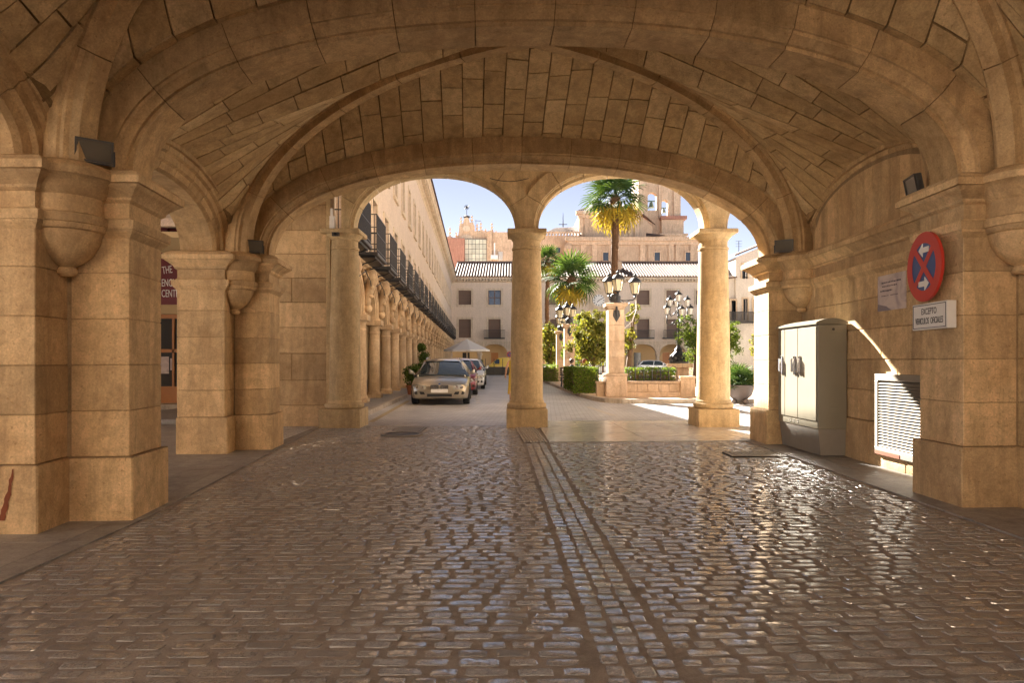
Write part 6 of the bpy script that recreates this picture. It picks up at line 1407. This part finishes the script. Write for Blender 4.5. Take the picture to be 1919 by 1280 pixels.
# ------------------------------------------------------------------ vehicles: length along y (front at y = 0 facing the viewer), width along x
def car(loc, rz, label, paint, style='wagon', group='cars parked in the square'):
    t = thing('parked_car' if style != 'van' else 'delivery_van', loc, label, 'car' if style != 'van' else 'van', group, rz)
    L, Wd, H = {'wagon': (4.52, 1.82, 1.45), 'hatch': (4.1, 1.76, 1.50), 'van': (4.3, 1.8, 1.85)}[style]
    hw = Wd / 2
    # stations along the body: y, half width, height of bonnet or belt line, underside
    belt = {'wagon': [(0.0,0.66,0.58,0.30),(0.06,0.80,0.66,0.22),(0.25,0.88,0.74,0.18),(0.55,0.905,0.80,0.17),(1.0,0.91,0.87,0.17),(1.35,0.91,0.93,0.17),(2.2,0.91,0.95,0.17),(3.2,0.91,0.97,0.17),(4.0,0.90,0.99,0.18),(4.35,0.86,0.98,0.24),(4.50,0.76,0.92,0.34)],
            'hatch': [(0.0,0.66,0.62,0.30),(0.06,0.78,0.70,0.22),(0.25,0.85,0.80,0.18),(0.6,0.875,0.90,0.18),(1.0,0.88,0.97,0.18),(2.0,0.88,1.0,0.18),(3.0,0.88,1.03,0.18),(3.7,0.87,1.05,0.2),(4.0,0.82,1.0,0.26),(4.1,0.72,0.92,0.34)],
            'van': [(0.0,0.66,0.66,0.30),(0.06,0.80,0.76,0.22),(0.3,0.88,0.88,0.18),(0.8,0.90,1.02,0.18),(1.2,0.90,1.08,0.18),(2.2,0.90,1.1,0.18),(3.4,0.90,1.1,0.18),(4.2,0.89,1.1,0.2),(4.3,0.86,1.05,0.26)]}[style]
    secs = []
    for y, w, zt, zb in belt:
        h = zt - zb
        half = [(w*0.80, zb), (w*0.95, zb+0.06*h), (w*0.99, zb+0.30*h), (w, zb+0.58*h), (w*0.985, zb+0.80*h), (w*0.94, zb+0.95*h), (w*0.78, zt), (w*0.40, zt+0.025), (0.0, zt+0.035)]
        secs.append([(x, y, z) for x, z in half] + [(-x, y, z) for x, z in half[-2::-1]])
    m = MB(); m.loft(secs); b = m.build('body', paint, t); autosmooth(b, 32)
    gh = {'wagon': [(1.02,0.74,0.92,0.93),(1.72,0.66,0.60,1.36),(2.1,0.645,0.585,1.42),(3.0,0.64,0.58,1.44),(3.75,0.63,0.57,1.41),(4.32,0.66,0.60,1.02)],
          'hatch': [(0.85,0.72,0.9,0.96),(1.5,0.66,0.6,1.40),(1.9,0.65,0.59,1.47),(2.8,0.65,0.59,1.49),(3.5,0.64,0.58,1.42),(3.98,0.66,0.62,1.06)],
          'van': [(0.95,0.78,0.9,1.05),(1.55,0.72,0.7,1.60),(1.9,0.78,0.76,1.80),(2.6,0.80,0.78,1.84),(4.15,0.80,0.78,1.82),(4.26,0.80,0.78,1.75)]}[style]
    zb_ = [s[2] for s in belt]
    def beltz(y):
        for i in range(len(belt)-1):
            if belt[i][0] <= y <= belt[i+1][0]: f = (y-belt[i][0])/(belt[i+1][0]-belt[i][0]); return belt[i][2] + (belt[i+1][2]-belt[i][2])*f
        return belt[-1][2]
    # glass house (dark) with painted roof and pillars above it
    loops = []
    for y, wb, wt, z in gh:
        bz_ = beltz(y) - 0.03; wbb = hw*0.93 if y not in (gh[0][0],) else hw*0.86
        loops.append([(wbb, y, bz_), (wt*hw/0.9*0.98, y, max(z-0.05, bz_+0.01)), (wt*hw/0.9*0.86, y, max(z, bz_+0.02)), (0, y, max(z+0.015, bz_+0.03)), (-wt*hw/0.9*0.86, y, max(z, bz_+0.02)), (-wt*hw/0.9*0.98, y, max(z-0.05, bz_+0.01)), (-wbb, y, bz_)])
    m = MB(); m.loft(loops); g_ = m.build('glazing', M['carglass'] if style != 'van' else paint, t); autosmooth(g_, 40)
    # roof skin
    rl_ = [[(p[0]*1.02, p[1], p[2]+0.012) for p in lp[1:6]] for lp in loops[1:-1]]
    m = MB(); m.loft(rl_, caps=False, closed=False); r_ = m.build('roof', paint, t); autosmooth(r_, 40)
    for sx in (-1, 1):
        m = MB(); q = [Vector((sx*abs(loops[i][1][0])*1.01, loops[i][1][1], loops[i][1][2])) for i in range(len(loops))]; w0 = Vector((sx*abs(loops[0][0][0])*0.98, loops[0][0][1]-0.05, loops[0][0][2]+0.02))
        m.tube([w0, q[1] + Vector((0,0,0.01))], 0.032, 6)
        if style != 'van':
            m.build('windscreen_pillar', paint, t, smooth=True); m = MB(); m.tube([q[-2], Vector((sx*hw*0.90, gh[-1][0]-0.05, beltz(gh[-1][0])))], 0.06, 6); m.build('rear_pillar', paint, t, smooth=True); m = MB(); yb = gh[2][0] + 0.35; m.tube([Vector((sx*hw*0.925, yb+0.12, beltz(yb)-0.01)), Vector((sx*abs(loops[2][1][0])*1.0, yb, loops[2][1][2]))], 0.035, 6)
        m.build('door_pillar', paint, t, smooth=True)
    if style == 'van':
        m = MB(); m.add([(0.70,1.0,1.10),(-0.70,1.0,1.10),(-0.60,1.52,1.56),(0.60,1.52,1.56)], [(0,1,2,3)]); m.map(lambda x,y,z: (x,y-0.03,z+0.02)); m.build('windscreen', M['carglass'], t)
        for sx in (-1,1): m = MB(); m.add([(sx*0.915,1.15,1.10),(sx*0.915,1.95,1.10),(sx*0.80,1.95,1.62),(sx*0.78,1.62,1.62)], [(0,1,2,3)]); m.build('side_window', M['carglass'], t)
    else:
        if style == 'wagon':
            for sx in (-1,1):
                m = MB(); m.tube([(sx*0.55,1.85,1.42),(sx*0.55,2.0,1.475),(sx*0.55,3.5,1.485),(sx*0.55,3.7,1.43)], 0.018, 6); m.build('roof_rail', M['chrome'], t, smooth=True)
        for x0 in (-0.33, 0.33):    # seats seen through the glass stay dark; wipers
            m = MB(); m.tube([(x0-0.1,1.10,beltz(1.0)+0.06),(x0+0.3,1.22,beltz(1.0)+0.15)], 0.008, 4); m.build('wiper', M['rubber'], t)
    # wheels
    wy = [(0.80, L-0.98)] if style == 'wagon' else [(0.75, L-0.75)]
    for y in wy[0]:
        for sx in (-1, 1):
            q = MB(); R0 = 0.315; q.lathe([(0.19,-0.10),(R0-0.03,-0.105),(R0,-0.08),(R0,0.08),(R0-0.03,0.105),(0.19,0.10)], 24, cap=False); q.map(lambda a,b_,c: (c, a, b_)); w = q.build('wheel', M['rubber'], t, loc=(sx*(hw-0.10), y, R0)); autosmooth(w, 40)
            q = MB(); q.lathe([(0.0,0.075),(0.06,0.08),(0.08,0.05),(0.17,0.06),(0.195,0.09)], 20, cap=False)
            for k in range(5): a = 2*math.pi*k/5; q.box(-0.025,0.025,0.05,0.18,0.06,0.085); q.v[-8:] = [(x*math.cos(a)-yy*math.sin(a), x*math.sin(a)+yy*math.cos(a), z) for x,yy,z in q.v[-8:]]
            q.map(lambda a,b_,c: (sx*c, a, b_)); q.build('rim', M['alu'], w)
            q = MB(); q.lathe([(0.33,-0.02),(0.375,-0.02),(0.375,0.02),(0.33,0.02)], 20, (0,0,0), 0, math.pi, cap=False); q.map(lambda a,b_,c: (sx*(hw-0.005)+c*0.4, y+a, R0+b_)); q.build('wheel_arch', M['rubber'], t)
    # lamps, grille, bumper openings, plate, mirrors
    for sx in (-1, 1):
        q = MB(); yy = lambda x: -0.012 + (0.0 if x < 0.6 else 0.06*(x-0.6)/0.2 if x < 0.8 else 0.06 + 0.15*(x-0.8)/0.08)
        zl = belt[1][2] - 0.02; P_ = [(0.42,zl-0.14),(0.62,zl-0.16),(0.80,zl-0.10),(0.86,zl-0.02),(0.78,zl+0.02),(0.55,zl-0.005),(0.42,zl-0.03)]
        q.add([(sx*x, yy(x)-0.012, z) for x, z in P_] + [(sx*x, yy(x)+0.06, z) for x, z in P_], [tuple(range(7)) if sx < 0 else tuple(range(7))[::-1]] + [(i,(i+1)%7,7+(i+1)%7,7+i) for i in range(7)]); hl = q.build('headlight', M['headlamp'], t)
        q = MB()
        for x in (0.54, 0.68): q.lathe([(0,0),(0.045,0),(0.05,0.02),(0,0.02)], 12, (0,0,0)); n_ = 48; q.v[-n_:] = [(sx*x + a, yy(x)-0.016-c, zl-0.075+b_) for a,b_,c in q.v[-n_:]]
        q.build('projector', M['chrome'], hl)
        q = MB(); P2 = [(0.44,0.34),(0.74,0.34),(0.78,0.40),(0.72,0.44),(0.48,0.42)]; y2 = lambda x: -0.008 + (0.0 if x < 0.6 else 0.055*(x-0.6)/0.2)
        q.add([(sx*x, y2(x)-0.010, z) for x, z in P2] + [(sx*x, y2(x)+0.08, z) for x, z in P2], [(0,1,2,3,4)] + [(i,(i+1)%5,5+(i+1)%5,5+i) for i in range(5)]); fi = q.build('fog_intake', M['rubber'], t)
        q = MB(); q.lathe([(0,0),(0.045,0),(0.05,0.02),(0,0.02)], 12); q.map(lambda a,b_,c: (sx*0.66+a, 0.085-c-0.03, 0.385+b_)); q.build('fog_lamp', M['headlamp'], fi)
        q = MB(); q.loft([[(sx*(hw+0.02),1.30,beltz(1.3)+0.02+dz*0.5),(sx*(hw+0.14),1.28,beltz(1.3)+0.03+dz),(sx*(hw+0.17),1.33,beltz(1.3)+0.04+dz),(sx*(hw+0.15),1.42,beltz(1.3)+0.04+dz),(sx*(hw+0.02),1.42,beltz(1.3)+0.03+dz*0.5)] for dz in (0.0,0.06,0.12,0.15)]); q.tube([(sx*(hw-0.06),1.36,beltz(1.3)),(sx*(hw+0.06),1.36,beltz(1.3)+0.07)], 0.03, 6); q.build('mirror', paint, t, smooth=True)
        q = MB(); q.box(min(sx*0.035,sx*0.27), max(sx*0.035,sx*0.27), -0.028, 0.03, belt[1][2]-0.17, belt[1][2]-0.03); gr = q.build('grille', M['rubber'], t)
        q = MB()
        for k in range(6): x = sx*(0.06 + 0.036*k); q.box(x-0.006, x+0.006, -0.036, -0.0285, belt[1][2]-0.16, belt[1][2]-0.04)
        q.build('grille_bars', M['chrome'], gr)
        q = MB(); q.box(min(sx*0.55,sx*0.8), max(sx*0.55,sx*0.8), L-0.06, L-0.02, 0.66, 0.86); q.build('tail_light', M['signred'], t)
    q = MB(); q.box(-0.38, 0.38, -0.012, 0.05, 0.27, 0.36); q.build('lower_intake', M['rubber'], t)
    q = MB(); q.cbox(-0.26, 0.26, -0.035, -0.018, 0.40, 0.51, 0.004); q.build('number_plate', M['whitepaint'], t)
    q = MB(); q.lathe([(0,0),(0.035,0),(0.035,0.008),(0,0.01)], 14); q.map(lambda a,b_,c: (a, 0.03-c, belt[1][2]-0.005+b_)); q.build('badge', M['signblue'], t)
    for sx in (-1, 1):
        for y in (1.95, 2.85): q = MB(); q.cbox(sx*(hw+0.002)-0.012, sx*(hw+0.002)+0.012, y, y+0.18, 0.80, 0.83, 0.005); q.build('door_handle', paint, t)
    q = MB(); q.add([(-hw*0.85,0.3,0.19),(hw*0.85,0.3,0.19),(hw*0.85,L-0.3,0.19),(-hw*0.85,L-0.3,0.19)], [(0,1,2,3)]); q.build('underside', M['rubber'], t)
    return t
CAR = Vector((PX(826, 21.4), 21.0, 0))
car(CAR, R(2.5), 'silver beige estate car parked facing the viewer beside the arcade', carpaint('silver_beige_paint', (0.42,0.37,0.29), 0.75))
car((CAR.x - 0.02, 27.2, 0), R(2.9), 'dark red car parked right behind the silver estate car', carpaint('dark_red_paint', (0.22,0.03,0.03), 0.4), 'hatch')
car((CAR.x + 0.05, 33.0, 0), R(2.9), 'white car parked third in the row beside the arcade', carpaint('white_car_paint', (0.62,0.62,0.62), 0.0), 'hatch')
car((CAR.x - 0.1, 38.8, 0), R(2.9), 'dark grey car parked fourth in the row beside the arcade', carpaint('dark_grey_paint', (0.07,0.075,0.085), 0.5), 'hatch')
car((PX(905,80), 80, 0), R(-90), 'bright yellow van parked side on before the far arches', carpaint('yellow_van_paint', (0.80,0.56,0.03), 0.0), 'van')
car((PX(1263,74), 74, 0), R(90), 'white hatchback parked side on seen left of the street lamp', carpaint('white_paint_car', (0.72,0.74,0.78), 0.0), 'hatch')
car((PX(1174,70), 70, 0), R(90), 'white car mostly hidden behind the corner pillar', carpaint('white_enamel_car', (0.70,0.70,0.70), 0.0), 'hatch')
